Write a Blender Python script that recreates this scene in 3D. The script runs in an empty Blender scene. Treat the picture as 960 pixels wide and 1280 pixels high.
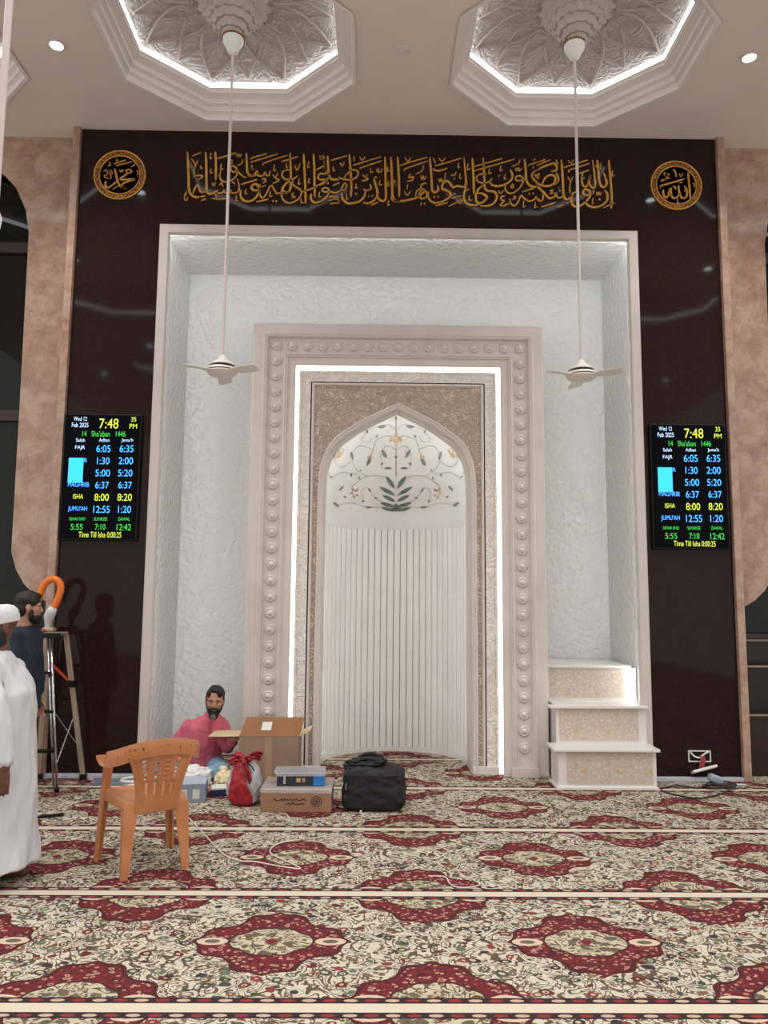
import bpy, bmesh, math, random
from mathutils import Vector, Matrix, noise
C = bpy.context.scene.collection
SC = bpy.context.scene
PI = math.pi
R = math.radians
# ------------------------------------------------------------------ camera model
F, PIT, ROL, YAW, CX, CH = 952.3, .1132, .0086, .0128, -.224, 1.65

def _axes():
    cp, sp, cy, sy = math.cos(PIT), math.sin(PIT), math.cos(YAW), math.sin(YAW)
    def rot(x, y, z):
        return Vector((x*cy + y*sy, -x*sy + y*cy, z))
    A = rot(1, 0, 0)
    B = rot(0, sp, -cp)          # down
    W = rot(0, cp, sp)           # forward
    c, s = math.cos(ROL), math.sin(ROL)
    return c*A - s*B, s*A + c*B, W
UX, UD, UF = _axes()

def ray(u, v):
    return UF + UX*((u-480)/F) + UD*((v-640)/F)
def onY(u, v, Y):
    d = ray(u, v); t = Y/d.y
    return Vector((CX + d.x*t, Y, CH + d.z*t))
def onZ(u, v, Z):
    d = ray(u, v); t = (Z-CH)/d.z
    return Vector((CX + d.x*t, d.y*t, Z))

cd = bpy.data.cameras.new('camera')
cam = bpy.data.objects.new('camera', cd); C.objects.link(cam)
cd.sensor_fit = 'VERTICAL'; cd.sensor_height = 36.0; cd.lens = F/1280*36.0
cd.clip_start = .05; cd.clip_end = 100
M4 = Matrix((UX, -UD, -UF)).transposed().to_4x4()
M4.translation = Vector((CX, 0, CH))
cam.matrix_world = M4
SC.camera = cam
vs = SC.view_settings
vs.view_transform = 'Standard'; vs.look = 'None'; vs.gamma = 1; vs.use_curve_mapping = False
vs.exposure = 0.05
w = bpy.data.worlds.new('world'); SC.world = w; w.use_nodes = True
w.node_tree.nodes['Background'].inputs[0].default_value = (1, .985, .965, 1)
w.node_tree.nodes['Background'].inputs[1].default_value = .90

# ------------------------------------------------------------------ colour / materials
def lin(c):
    return tuple(((v/255)/12.92 if v/255 <= .04045 else ((v/255+.055)/1.055)**2.4) for v in c) + (1,)

class S:
    """socket wrapper so shader maths can be written as expressions"""
    def __init__(s, nt, sock): s.nt, s.k = nt, sock
    def _m(s, op, *a):
        n = s.nt.nodes.new('ShaderNodeMath'); n.operation = op
        for i, v in enumerate((s,)+a):
            if isinstance(v, S): s.nt.links.new(v.k, n.inputs[i])
            else: n.inputs[i].default_value = v
        return S(s.nt, n.outputs[0])
    def __add__(s, o): return s._m('ADD', o)
    def __radd__(s, o): return s._m('ADD', o)
    def __sub__(s, o): return s._m('SUBTRACT', o)
    def __rsub__(s, o): return (s*-1.0)+o
    def __mul__(s, o): return s._m('MULTIPLY', o)
    def __rmul__(s, o): return s._m('MULTIPLY', o)
    def __truediv__(s, o): return s._m('DIVIDE', o)
    def abs(s): return s._m('ABSOLUTE')
    def fract(s): return s._m('FRACT')
    def floor(s): return s._m('FLOOR')
    def sin(s): return s._m('SINE')
    def pow(s, o): return s._m('POWER', o)
    def lt(s, o): return s._m('LESS_THAN', o)
    def gt(s, o): return s._m('GREATER_THAN', o)
    def min(s, o): return s._m('MINIMUM', o)
    def max(s, o): return s._m('MAXIMUM', o)

class Mat:
    def __init__(s, name, col=(200, 200, 200), rough=.5, metal=0, spec=.5, emit=None, es=0, **kw):
        m = bpy.data.materials.new(name); m.use_nodes = True
        s.m, s.nt = m, m.node_tree
        s.b = s.nt.nodes['Principled BSDF']
        s.b.inputs['Base Color'].default_value = lin(col)
        s.b.inputs['Roughness'].default_value = rough
        s.b.inputs['Metallic'].default_value = metal
        s.b.inputs['Specular IOR Level'].default_value = spec
        if emit:
            s.b.inputs['Emission Color'].default_value = lin(emit)
            s.b.inputs['Emission Strength'].default_value = es
        for k, v in kw.items():
            s.b.inputs[k.replace('_', ' ')].default_value = v
    def n(s, t, **kw):
        n = s.nt.nodes.new(t)
        for k, v in kw.items(): setattr(n, k, v)
        return n
    def coord(s, which='Object'):
        return s.n('ShaderNodeTexCoord').outputs[which]
    def xyz(s, which='Object'):
        x = s.n('ShaderNodeSeparateXYZ'); s.nt.links.new(s.coord(which), x.inputs[0])
        return [S(s.nt, o) for o in x.outputs]
    def vec(s, a, b, c=0.0):
        n = s.n('ShaderNodeCombineXYZ')
        for i, v in enumerate((a, b, c)):
            if isinstance(v, S): s.nt.links.new(v.k, n.inputs[i])
            else: n.inputs[i].default_value = v
        return n.outputs[0]
    def noise(s, scale, vec=None, detail=4, rough=.55, dist=0):
        n = s.n('ShaderNodeTexNoise')
        n.inputs['Scale'].default_value = scale; n.inputs['Detail'].default_value = detail
        n.inputs['Roughness'].default_value = rough; n.inputs['Distortion'].default_value = dist
        s.nt.links.new(vec or s.coord(), n.inputs['Vector'])
        return S(s.nt, n.outputs[0]), n
    def voro(s, scale, vec=None, feature='F1', rnd=1):
        n = s.n('ShaderNodeTexVoronoi', feature=feature)
        n.inputs['Scale'].default_value = scale; n.inputs['Randomness'].default_value = rnd
        s.nt.links.new(vec or s.coord(), n.inputs['Vector'])
        return S(s.nt, n.outputs['Distance']), n
    def ramp(s, fac, stops, interp='LINEAR'):
        n = s.n('ShaderNodeValToRGB'); n.color_ramp.interpolation = interp
        e = n.color_ramp.elements
        while len(e) < len(stops): e.new(.5)
        for i, (p, c) in enumerate(stops):
            e[i].position = p; e[i].color = lin(c)
        s.nt.links.new(fac.k, n.inputs[0])
        return n.outputs[0]
    def mix(s, fac, a, b):
        n = s.n('ShaderNodeMix', data_type='RGBA')
        if isinstance(fac, S): s.nt.links.new(fac.k, n.inputs[0])
        else: n.inputs[0].default_value = fac
        for i, v in ((6, a), (7, b)):
            if isinstance(v, tuple): n.inputs[i].default_value = lin(v)
            else: s.nt.links.new(v, n.inputs[i])
        return n.outputs[2]
    def base(s, sock): s.nt.links.new(sock, s.b.inputs['Base Color']); return s
    def bump(s, h, strength=.3, dist=.02):
        n = s.n('ShaderNodeBump'); n.inputs['Strength'].default_value = strength
        n.inputs['Distance'].default_value = dist
        s.nt.links.new(h.k, n.inputs['Height']); s.nt.links.new(n.outputs[0], s.b.inputs['Normal'])
        return s

def plain(name, col, rough=.5, var=.08, scale=6, **kw):
    """procedural material: base colour with a faint mottling"""
    m = Mat(name, col, rough, **kw)
    f, _ = m.noise(scale)
    d = tuple(max(0, int(c*(1-var))) for c in col); l = tuple(min(255, int(c*(1+var*.6))) for c in col)
    m.base(m.ramp(f, [(.3, d), (.7, l)]))
    return m

# ------------------------------------------------------------------ mesh builder
class MB:
    def __init__(s): s.v, s.f, s.mi, s.cur = [], [], [], 0
    def add(s, vs, fs):
        o = len(s.v); s.v += [Vector(p) for p in vs]
        for f in fs: s.f.append([i+o for i in f]); s.mi.append(s.cur)
        return s
    def box(s, x0, x1, y0, y1, z0, z1):
        v = [(x, y, z) for z in (z0, z1) for y in (y0, y1) for x in (x0, x1)]
        return s.add(v, [(0,2,3,1),(4,5,7,6),(0,1,5,4),(2,6,7,3),(0,4,6,2),(1,3,7,5)])
    def loft(s, rings, closed=True, caps=True):
        n = len(rings[0]); vs = [p for r in rings for p in r]; fs = []
        for i in range(len(rings)-1):
            for j in range(n if closed else n-1):
                k = (j+1) % n
                fs.append((i*n+j, i*n+k, (i+1)*n+k, (i+1)*n+j))
        if caps:
            fs.append(tuple(range(n-1, -1, -1))); fs.append(tuple(range((len(rings)-1)*n, len(rings)*n)))
        return s.add(vs, fs)
    def ell(s, c, a, b, n=16, p=1.0):
        c, a, b = Vector(c), Vector(a), Vector(b); out = []
        for i in range(n):
            t = 2*PI*i/n; x, y = math.cos(t), math.sin(t)
            if p != 1: x = math.copysign(abs(x)**p, x); y = math.copysign(abs(y)**p, y)
            out.append(c+a*x+b*y)
        return out
    def lathe(s, prof, c=(0,0,0), n=24, ang=2*PI):
        c = Vector(c)
        rings = [[c+Vector((r*math.cos(2*PI*i/n), r*math.sin(2*PI*i/n), z)) for i in range(n)] for r, z in prof]
        return s.loft(rings)
    def tube(s, pts, r, n=10, caps=True):
        pts = [Vector(p) for p in pts]; m = len(pts)
        rs = r if isinstance(r, (list, tuple)) else [r]*m
        rings = []; up = None
        for i, p in enumerate(pts):
            t = (pts[min(i+1, m-1)]-pts[max(i-1, 0)]).normalized()
            if up is None:
                up = Vector((0,0,1)) if abs(t.z) < .9 else Vector((1,0,0))
            a = (up-t*up.dot(t)).normalized(); b = t.cross(a); up = a
            rings.append([p+a*rs[i]*math.cos(2*PI*k/n)+b*rs[i]*math.sin(2*PI*k/n) for k in range(n)])
        return s.loft(rings, caps=caps)
    def bar(s, p, q, w, h, up=(0,0,1)):
        p, q = Vector(p), Vector(q); t = (q-p).normalized(); u = Vector(up)
        if abs(t.dot(u)) > .95: u = Vector((0,1,0))
        a = t.cross(u).normalized()*w/2; b = a.cross(t).normalized()*h/2
        return s.loft([[x-a-b, x+a-b, x+a+b, x-a+b] for x in (p, q)])
    def ball(s, c, r, n=12):
        c = Vector(c); r = Vector(r) if not isinstance(r, (int, float)) else Vector((r, r, r))
        rings = []
        for i in range(1, n):
            t = PI*i/n
            rings.append([c+Vector((r.x*math.sin(t)*math.cos(2*PI*j/(n*2)), r.y*math.sin(t)*math.sin(2*PI*j/(n*2)), -r.z*math.cos(t))) for j in range(n*2)])
        return s.loft(rings)
    def prism(s, poly, axis, d0, d1):
        """poly: 2-D outline; axis 'y' -> (x,z), 'z' -> (x,y), 'x' -> (y,z)"""
        def mk(p, d):
            return {'y': (p[0], d, p[1]), 'z': (p[0], p[1], d), 'x': (d, p[0], p[1])}[axis]
        n = len(poly)
        vs = [mk(p, d0) for p in poly]+[mk(p, d1) for p in poly]
        fs = [tuple(range(n)), tuple(range(2*n-1, n-1, -1))]+[(i, i+n, (i+1) % n+n, (i+1) % n) for i in range(n)]
        return s.add(vs, fs)
    def grid(s, fn, nu, nv, close_u=False):
        vs = [fn(i/nu, j/nv) for j in range(nv+1) for i in range(nu+1)]
        fs = [(j*(nu+1)+i, j*(nu+1)+i+1, (j+1)*(nu+1)+i+1, (j+1)*(nu+1)+i) for j in range(nv) for i in range(nu)]
        return s.add(vs, fs)
    def xform(s, M):
        s.v = [M @ p for p in s.v]; return s
    def mesh(s, name, mats, smooth=False, fix=True):
        me = bpy.data.meshes.new(name); me.from_pydata([tuple(p) for p in s.v], [], s.f)
        for m in (mats if isinstance(mats, (list, tuple)) else [mats]): me.materials.append(m.m if isinstance(m, Mat) else m)
        for p, k in zip(me.polygons, s.mi): p.material_index = k
        if fix:
            b = bmesh.new(); b.from_mesh(me); bmesh.ops.recalc_face_normals(b, faces=b.faces); b.to_mesh(me); b.free()
        if smooth is True:
            for p in me.polygons: p.use_smooth = True
        elif smooth: me.shade_auto(smooth) if hasattr(me, 'shade_auto') else autosmooth(me, smooth)
        return me
    def build(s, name, mats, parent=None, smooth=False, bevel=0, loc=None, fix=True):
        o = link(name, s.mesh(name, mats, smooth, fix), parent, loc)
        if bevel:
            b = o.modifiers.new('bevel', 'BEVEL'); b.width = bevel; b.segments = 2; b.limit_method = 'ANGLE'; b.angle_limit = R(40)
        return o
def autosmooth(me, ang):
    for p in me.polygons: p.use_smooth = True
    b = bmesh.new(); b.from_mesh(me)
    for e in b.edges:
        if len(e.link_faces) == 2 and e.calc_face_angle(0) > ang: e.smooth = False
    b.to_mesh(me); b.free()
def link(name, me, parent=None, loc=None):
    o = bpy.data.objects.new(name, me); C.objects.link(o)
    if loc is not None: o.location = loc
    if parent is not None: o.parent = parent
    return o
def tag(o, label=None, cat=None, group=None, kind=None):
    for k, v in (('label', label), ('category', cat), ('group', group), ('kind', kind)):
        if v: o[k] = v
    return o
def thing(name, label, cat, loc=(0,0,0), rz=0, group=None):
    o = link(name, None, None, loc); o.rotation_euler = (0, 0, rz); o.empty_display_size = .1
    return tag(o, label, cat, group)
def struct(name, mb, m, **kw):
    return tag(mb.build(name, m, **kw), kind='structure')
def dup(o, loc=None, parent=None, **props):
    c = o.copy(); C.objects.link(c)
    if parent is not None: c.parent = parent
    if loc is not None: c.location = loc
    for k, v in props.items(): c[k] = v
    for ch in list(o.children): dup(ch, parent=c)
    return c
def evaluated(o):
    """bake an object's modifiers into a fresh mesh"""
    dg = bpy.context.evaluated_depsgraph_get()
    me = bpy.data.meshes.new_from_object(o.evaluated_get(dg))
    return me
def bake(o):
    bpy.context.view_layer.update()
    me = evaluated(o); o.modifiers.clear(); o.data = me
    return o
def text_mesh(txt, x0, x1, z0, z1, y, depth=.002):
    cu = bpy.data.curves.new('lettering', 'FONT'); cu.body = txt; cu.extrude = 0
    o = bpy.data.objects.new('lettering', cu); C.objects.link(o)
    bpy.context.view_layer.update()
    me = evaluated(o); C.objects.unlink(o); bpy.data.objects.remove(o)
    vs = [v.co.copy() for v in me.vertices]
    ax, bx = min(v.x for v in vs), max(v.x for v in vs); ay, by = min(v.y for v in vs), max(v.y for v in vs)
    mb = MB()
    mb.add([((v.x-ax)/(bx-ax)*(x1-x0)+x0, y, (v.y-ay)/(by-ay)*(z1-z0)+z0) for v in vs], [list(p.vertices) for p in me.polygons])
    bpy.data.meshes.remove(me)
    return mb
def smooth_path(pts, k=6):
    if len(pts) < 3: 
        return [tuple(pts[0][i]+(pts[-1][i]-pts[0][i])*t/4 for i in range(len(pts[0]))) for t in range(5)]
    P = [pts[0]]+list(pts)+[pts[-1]]; out = []
    for i in range(1, len(P)-2):
        for j in range(k):
            t = j/k
            out.append(tuple(.5*((2*b)+(-a+c)*t+(2*a-5*b+4*c-d)*t*t+(-a+3*b-3*c+d)*t**3) for a, b, c, d in zip(P[i-1], P[i], P[i+1], P[i+2])))
    out.append(tuple(pts[-1])); return out
def ribbon(mb, pts, w, y0, y1, taper=.55):
    """flat pen stroke in the x-z plane, thickness from y1 (back) to y0 (front)"""
    q = [Vector((p[0], 0, p[1])) for p in smooth_path(pts)]; n = len(q); rings = []
    for i, p in enumerate(q):
        t = (q[min(i+1, n-1)]-q[max(i-1, 0)])
        if t.length < 1e-6: continue
        t.normalize(); s = i/(n-1)
        nib = .72+.28*abs(math.sin(math.atan2(t.z, t.x)-R(35)))
        e = min(1, taper+(1-taper)*min(s, 1-s)*7)
        a = Vector((-t.z, 0, t.x))*w/2*nib*e
        rings.append([p+a+Vector((0, y0, 0)), p-a+Vector((0, y0, 0)), p-a+Vector((0, y1, 0)), p+a+Vector((0, y1, 0))])
    mb.loft(rings)
# ------------------------------------------------------------------ materials
def carpet_material():
    m = Mat('prayer_carpet', (200, 190, 165), .95, spec=.1)
    x, y, z = m.xyz()
    ROW, Y0, PX = 1.204, 3.297, 1.525
    nz, nn = m.noise(9, detail=2)
    wob = (nz-.5)*.05
    yy = ((y-Y0)/ROW).fract()*ROW-ROW/2
    ay = yy.abs()
    xf = ((x+.70)/PX+.5).fract()*PX-PX/2
    xh = ((x+.70)/PX).fract()*PX-PX/2
    yh = .54-ay
    def med(px, py):
        px, py = px.abs(), py.abs()
        lobes = ((px*36.0).sin()*.055)+((py*38.0).sin()*.055)
        d = (px/.41).pow(1.12)+(py/.35).pow(1.12)+lobes
        core = (px/.20).pow(1.7)+(py/.15).pow(1.7)+((px*60.0).sin()*.06)
        eye = ((px-.285)/.075).pow(2.0)+(py/.04).pow(2.0)
        heart = px/.035+py/.035
        return d, core, eye, heart
    d1, c1, e1, h1 = med(xf, yy)
    d2, c2, e2, h2 = med(xh, yh)
    d, core, eye, heart = d1.min(d2), c1.min(c2), e1.min(e2), h1.min(h2)
    # small florals: mirrored motif coordinates so they read as a woven pattern
    wv = m.n('ShaderNodeVectorMath', operation='ADD')
    m.nt.links.new(m.vec(x, y*1.25, 0.0), wv.inputs[0]); m.nt.links.new(m.vec(wob, wob*-1.0, 0.0), wv.inputs[1])
    f1, v1 = m.voro(14, wv.outputs[0])
    sep = m.n('ShaderNodeSeparateColor'); m.nt.links.new(v1.outputs['Color'], sep.inputs[0])
    ca, cb = S(m.nt, sep.outputs[0]), S(m.nt, sep.outputs[1])
    pal = m.ramp(ca, [(0, (62, 72, 62)), (.2, (98, 36, 40)), (.42, (52, 46, 54)), (.6, (120, 92, 70)), (.75, (96, 108, 92)), (.9, (132, 52, 52))], 'CONSTANT')
    blob = f1.lt(cb*.24+.22)
    ring = (f1-.16).abs().lt(.05)*cb.gt(.45)
    f2, v2 = m.voro(32, wv.outputs[0])
    sep2 = m.n('ShaderNodeSeparateColor'); m.nt.links.new(v2.outputs['Color'], sep2.inputs[0])
    speck = f2.lt(.36)*S(m.nt, sep2.outputs[0]).gt(.46)
    fe, _ = m.voro(14, wv.outputs[0], 'DISTANCE_TO_EDGE'); ge, _ = m.voro(32, wv.outputs[0], 'DISTANCE_TO_EDGE')
    vn, _ = m.noise(7.5, detail=1.5, dist=1.2)
    vine = (vn-.5).abs().lt(.020).max((vn-.38).abs().lt(.018)).max((vn-.62).abs().lt(.018))
    cream = m.mix(nz, (194, 186, 167), (211, 204, 187))
    field = m.mix(speck, cream, (122, 106, 88))
    field = m.mix(fe.lt(.03)*cb.gt(.66), field, (96, 84, 72))
    field = m.mix(vine, field, (92, 76, 64))
    field = m.mix(blob, field, pal)
    field = m.mix(ring, field, (196, 182, 156))
    # medallion band
    red = m.mix(f2, (132, 34, 46), (102, 26, 38))
    lace = (f2-.27).abs().lt(.085)*S(m.nt, sep2.outputs[1]).gt(.22)
    red = m.mix(ge.lt(.05), red, (70, 26, 34))
    red = m.mix(lace, red, (186, 150, 134))
    red = m.mix(f2.lt(.15)*S(m.nt, sep2.outputs[2]).gt(.5), red, (92, 84, 74))
    red = m.mix((f1-.3).abs().lt(.05)*cb.gt(.3), red, (60, 26, 34))
    band = m.mix((d-.96).abs().lt(.055), red, (78, 22, 30))
    band = m.mix(eye.lt(1.0), band, (208, 190, 168))
    band = m.mix(eye.lt(.25), band, (104, 96, 84))
    coreC = m.mix(blob, m.mix(speck, (194, 184, 158), (120, 112, 94)), (96, 98, 84))
    coreC = m.mix(vine, coreC, (92, 80, 66)); coreC = m.mix((f1-.3).abs().lt(.035), coreC, (110, 90, 74))
    coreC = m.mix(heart.lt(1.0), coreC, (116, 30, 38))
    band = m.mix((core-1.0).abs().lt(.09), band, (70, 28, 34))
    band = m.mix(core.lt(.95), band, coreC)
    col = m.mix(d.lt(1.0), field, band)
    # border and white row line
    bx = ((x/.086).fract()-.5).abs()
    by = (ay-.545).abs()
    oval = ((bx/.34).pow(2.0)+(by/.011).pow(2.0)).lt(1.0)
    br = ((x/.172).fract()).gt(.5)
    brd = m.mix(oval, (46, 30, 38), m.mix(br, (196, 170, 150), (140, 44, 52)))
    brd = m.mix(by.gt(.019), brd, (58, 34, 40))
    col = m.mix(ay.gt(.523), col, brd)
    col = m.mix(ay.gt(.568), col, (214, 204, 184))
    fine, _ = m.noise(240, detail=1)
    m.base(m.mix(fine*.35, col, (90, 80, 72)))
    m.bump(fine, .25, .006)
    return m

def granite():
    m = Mat('dark_granite', (34, 25, 24), .06, spec=.17)
    f, _ = m.noise(70, detail=6, rough=.7); g, _ = m.noise(1.4, detail=5)
    a = m.ramp(f, [(.42, (34, 22, 21)), (.6, (48, 34, 31)), (.76, (78, 60, 54))])
    m.base(m.mix(g*.5, a, (36, 22, 20)))
    return m
def marble():
    m = Mat('pink_marble', (180, 140, 118), .12, spec=.5)
    f, _ = m.noise(5.5, detail=9, rough=.72, dist=.15); g, _ = m.noise(34, detail=5, rough=.7)
    a = m.ramp(f, [(.3, (138, 104, 90)), (.48, (172, 140, 122)), (.6, (192, 166, 148)), (.75, (152, 118, 102))])
    m.base(m.mix(g*.5, a, (156, 126, 110)))
    return m
def relief(name, col, scale, strength, kind='leaf'):
    """carved stone: the relief is a bump, leaf hollows also coloured darker"""
    m = Mat(name, col, .22 if kind == 'scale' else .38, spec=.45)
    if kind == 'scale':
        nv, nn = m.noise(5, detail=2)
        v = m.n('ShaderNodeVectorMath', operation='MULTIPLY_ADD')
        m.nt.links.new(nn.outputs[1], v.inputs[0]); v.inputs[1].default_value = (.14, .14, .14)
        m.nt.links.new(m.coord(), v.inputs[2])
        d, _ = m.voro(scale, v.outputs[0], 'SMOOTH_F1')
        m.bump(d, strength, .03)
    else:
        a, _ = m.noise(scale, detail=2, dist=2.2)
        h = (a*9.0*PI).sin()
        m.bump(h, strength, .012)
        k = m.mix(h*.5+.5, tuple(int(c*.95) for c in col), tuple(min(255, int(c*1.02)) for c in col))  # shade of the carving put into the colour: hollows darker, raised parts lighter
        m.base(k)
    return m
def inlay():
    """cream tile with gold lattice rosettes"""
    m = Mat('gold_inlay_tile', (214, 200, 180), .2, spec=.5)
    x, y, z = m.xyz()
    d, n = m.voro(24, m.vec(x, z*1.0, 0.0), 'DISTANCE_TO_EDGE')
    e, n2 = m.voro(24, m.vec(x, z, 0.0))
    sx = (x/.30).fract()-.5; sz = (z/.30).fract()-.5
    star = (sx.abs()+sz.abs())
    a = m.mix(d.lt(.055), (206, 196, 186), (190, 176, 160))
    a = m.mix(e.lt(.22), a, (220, 212, 200))
    a = m.mix(star.lt(.10), a, (200, 178, 138))
    g, _ = m.noise(9)
    m.base(m.mix(g*.35, a, (188, 172, 158)))
    return m

MT = {}
MT['carpet'] = carpet_material()
MT['granite'] = granite()
MT['marble'] = marble()
MT['ceiling'] = plain('ceiling_paint', (226, 214, 206), .75, .02, 2)
MT['cornice'] = plain('cornice_plaster', (232, 224, 218), .6, .02, 2)
MT['dome'] = relief('dome_arabesque_plaster', (182, 174, 168), 4, .45)
MT['pendant'] = plain('pendant_plaster', (182, 172, 164), .65, .03, 5)
MT['wallpaint'] = plain('hall_wall_paint', (196, 186, 174), .7, .03, 1)
MT['recess'] = relief('white_relief_tile', (208, 210, 209), 19, .45, 'scale')
MT['white'] = plain('white_marble', (224, 221, 217), .25, .02, 3)
MT['frame'] = plain('white_frame_stone', (206, 197, 192), .3, .03, 3)
MT['beige'] = plain('beige_carved_stone', (216, 207, 201), .35, .03, 4)
MT['boss'] = plain('beige_boss_stone', (218, 210, 204), .3, .03, 20)
MT['leaf'] = relief('arabesque_relief', (208, 192, 178), 8, .8)
MT['leafband'] = relief('leaf_band_relief', (234, 231, 224), 5, .4)
MT['rib'] = plain('white_rib_marble', (232, 229, 225), .22, .02, 3)
MT['gap'] = plain('dark_groove', (74, 70, 68), .6, .05)
MT['inlay'] = inlay()
MT['led'] = Mat('led_strip_glow', (255, 255, 255), .5, emit=(253, 254, 250), es=19)
MT['arch_fill'] = Mat('added_arch_fill_glow', (255, 255, 255), .5, emit=(245, 252, 255), es=20)  # glow for the strip added behind the arch
MT['led2'] = Mat('cove_led_glow', (255, 255, 255), .5, emit=(246, 250, 255), es=4.5)
MT['led3'] = Mat('niche_led_glow', (255, 255, 255), .5, emit=(255, 250, 240), es=6)
MT['lamp'] = Mat('downlight_glow', (255, 255, 255), .5, emit=(235, 246, 255), es=25)
MT['lampoff'] = plain('unlit_diffuser', (214, 206, 200), .4)
MT['gold'] = Mat('gold_lettering', (206, 150, 62), .38, .55)
gv, _ = MT['gold'].noise(40); MT['gold'].base(MT['gold'].ramp(gv, [(.3, (190, 132, 50)), (.7, (222, 172, 88))]))
MT['bronze'] = Mat('bronze_ring', (150, 100, 56), .4, .5)
gv, _ = MT['bronze'].voro(70); MT['bronze'].base(MT['bronze'].ramp(gv, [(.2, (190, 134, 78)), (.5, (120, 72, 36)), (.8, (70, 40, 22))]))
MT['black'] = plain('black_plastic', (12, 12, 14), .4, spec=.3)
MT['screen'] = plain('black_screen', (4, 5, 10), .25, spec=.06)
for k, c, e in (('blue', (60, 150, 255), 2.6), ('white_blue', (190, 220, 255), 1.6), ('lime', (214, 232, 70), 1.5), ('green', (60, 220, 80), 1.2), ('cyan', (50, 190, 255), 1.6)):
    MT['t_'+k] = Mat('lit_'+k, (0, 0, 0), .5, emit=c, es=e)
MT['fan'] = plain('cream_fan_metal', (228, 225, 218), .3, .03, 8)
MT['fandark'] = plain('fan_shadow_gap', (70, 62, 48), .5)
MT['rod'] = plain('white_rod', (214, 200, 198), .4, .03)
MT['glass'] = Mat('night_window_glass', (10, 12, 12), .03, spec=.3)
gv, _ = MT['glass'].noise(.8); MT['glass'].base(MT['glass'].ramp(gv, [(.3, (8, 10, 10)), (.7, (20, 22, 20))]))
MT['mullion'] = plain('brown_mullion', (52, 36, 32), .4)
MT['darkwood'] = plain('dark_brown_laminate', (44, 28, 24), .3, .2, 9)
MT['edge'] = plain('pale_shelf_edge', (150, 130, 116), .35)
MT['base'] = plain('pale_skirting', (190, 194, 204), .4, .06, 8)
# ------------------------------------------------------------------ the hall
D = 7.255; H = 6.337; HW = 7.45; YB = -8.0
WX, FXO, FXI, FZO, FZI, RY = 3.227, 2.38, 2.28, 5.327, 5.225, 8.30
struct('floor', MB().box(-HW-.2, HW+.2, YB-.2, 8.75, -.12, 0), MT['carpet'])

COLS = [-4.47, -1.49, 1.49, 4.47]; ROWS = [6.07, 2.41, -1.25, -4.91]
AX, AY = 1.045, .995
def octagon(ax, ay, cx=0, cy=0):
    k = math.tan(PI/8)
    return [(cx+ax*a, cy+ay*b) for a, b in ((1,-k),(1,k),(k,1),(-k,1),(-1,k),(-1,-k),(-k,-1),(k,-1))]
mb = MB()
hx, hy = 1.2, 1.2
ys = [YB]; xs = [-HW]
for c in COLS: xs += [c-hx, c+hx]
for r in sorted(ROWS): ys += [r-hy, r+hy]
xs.append(HW); ys[-1] = 7.24; ys.append(7.60)
for i in range(len(xs)-1):
    for j in range(len(ys)-1):
        x0, x1, y0, y1 = xs[i], xs[i+1], ys[j], ys[j+1]
        cx = [c for c in COLS if x0 < c < x1]; cy = [r for r in ROWS if y0 < r < y1]
        if cx and cy:
            o = octagon(AX, AY, cx[0], cy[0])
            sq = [(x1, o[0][1]), (x1, o[1][1]), (o[2][0], y1), (o[3][0], y1), (x0, o[4][1]), (x0, o[5][1]), (o[6][0], y0), (o[7][0], y0)]
            cor = {1: (x1, y1), 3: (x0, y1), 5: (x0, y0), 7: (x1, y0)}
            for k in range(8):
                n = (k+1) % 8
                poly = [o[k], sq[k]]+([cor[k]] if k in cor else [])+[sq[n], o[n]]
                mb.add([(p[0], p[1], H) for p in poly], [tuple(range(len(poly)))])
        else:
            mb.add([(x0, y0, H), (x1, y0, H), (x1, y1, H), (x0, y1, H)], [(0, 1, 2, 3)])
mb.box(-HW-.2, HW+.2, YB-.2, 8.75, H+.75, H+.85)
struct('ceiling', mb, MT['ceiling'])

# dark granite wall with a rectangular opening for the recess
mb = MB()
mb.box(-WX, -FXI-.07, D, D+.06, 0, H).box(FXI+.07, WX, D, D+.06, 0, H).box(-FXI-.07, FXI+.07, D, D+.06, FZI+.07, H)
struct('wall_back', mb, MT['granite'])
# the recess: two cheeks, soffit and a back with a hole behind the niche
mb = MB()
CV = .055      # the cove behind the frame's lip
mb.box(-FXI-CV, -1.2, RY, RY+.1, 0, FZI+CV).box(1.2, FXI+CV, RY, RY+.1, 0, FZI+CV).box(-1.2, 1.2, RY, RY+.1, 4.2, FZI+CV)
struct('wall_recess', mb, MT['recess'])
for sx, nm in ((-1, 'wall_recess_left'), (1, 'wall_recess_right')):
    a, b = sorted((sx*(FXI+CV), sx*(FXI+CV+.1)))
    struct(nm, MB().box(a, b, D+.06, RY+.1, 0, FZI+CV+.1), MT['recess'])
struct('wall_recess_top', MB().box(-FXI-CV, FXI+CV, D+.06, RY+.1, FZI+CV, FZI+CV+.1), MT['recess'])
def portal(mb, prof, W, T):
    """sweep a (t, y) profile round the three sides of a rectangular opening, mitred"""
    rings = [[(-(W-t), y, 0), (-(W-t), y, T-t), (W-t, y, T-t), (W-t, y, 0)] for t, y in prof]
    for a, b in zip(rings[:-1], rings[1:]):
        for k in range(3):
            mb.add([a[k], a[k+1], b[k+1], b[k]], [(0, 1, 2, 3)])
    return mb
fr = struct('trim_1', portal(MB(), [(0, D+.1), (0, D-.035), (.012, D-.045), (.088, D-.045), (.10, D-.03), (.10, D+.0), (.03, D+.0)], FXO, FZO), MT['frame'])
led = portal(MB(), [(.058, D+.004), (.088, D+.004)], FXO, FZO)
led.build('light_strip', MT['led'], fr)
for sx, nm in ((-1, 'trim_2'), (1, 'trim_3')):
    a, b = sorted((sx*3.212, sx*3.285))
    struct(nm, MB().box(a, b, D-.05, D+.35, 0, H), MT['marble'], bevel=.006)
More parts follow.
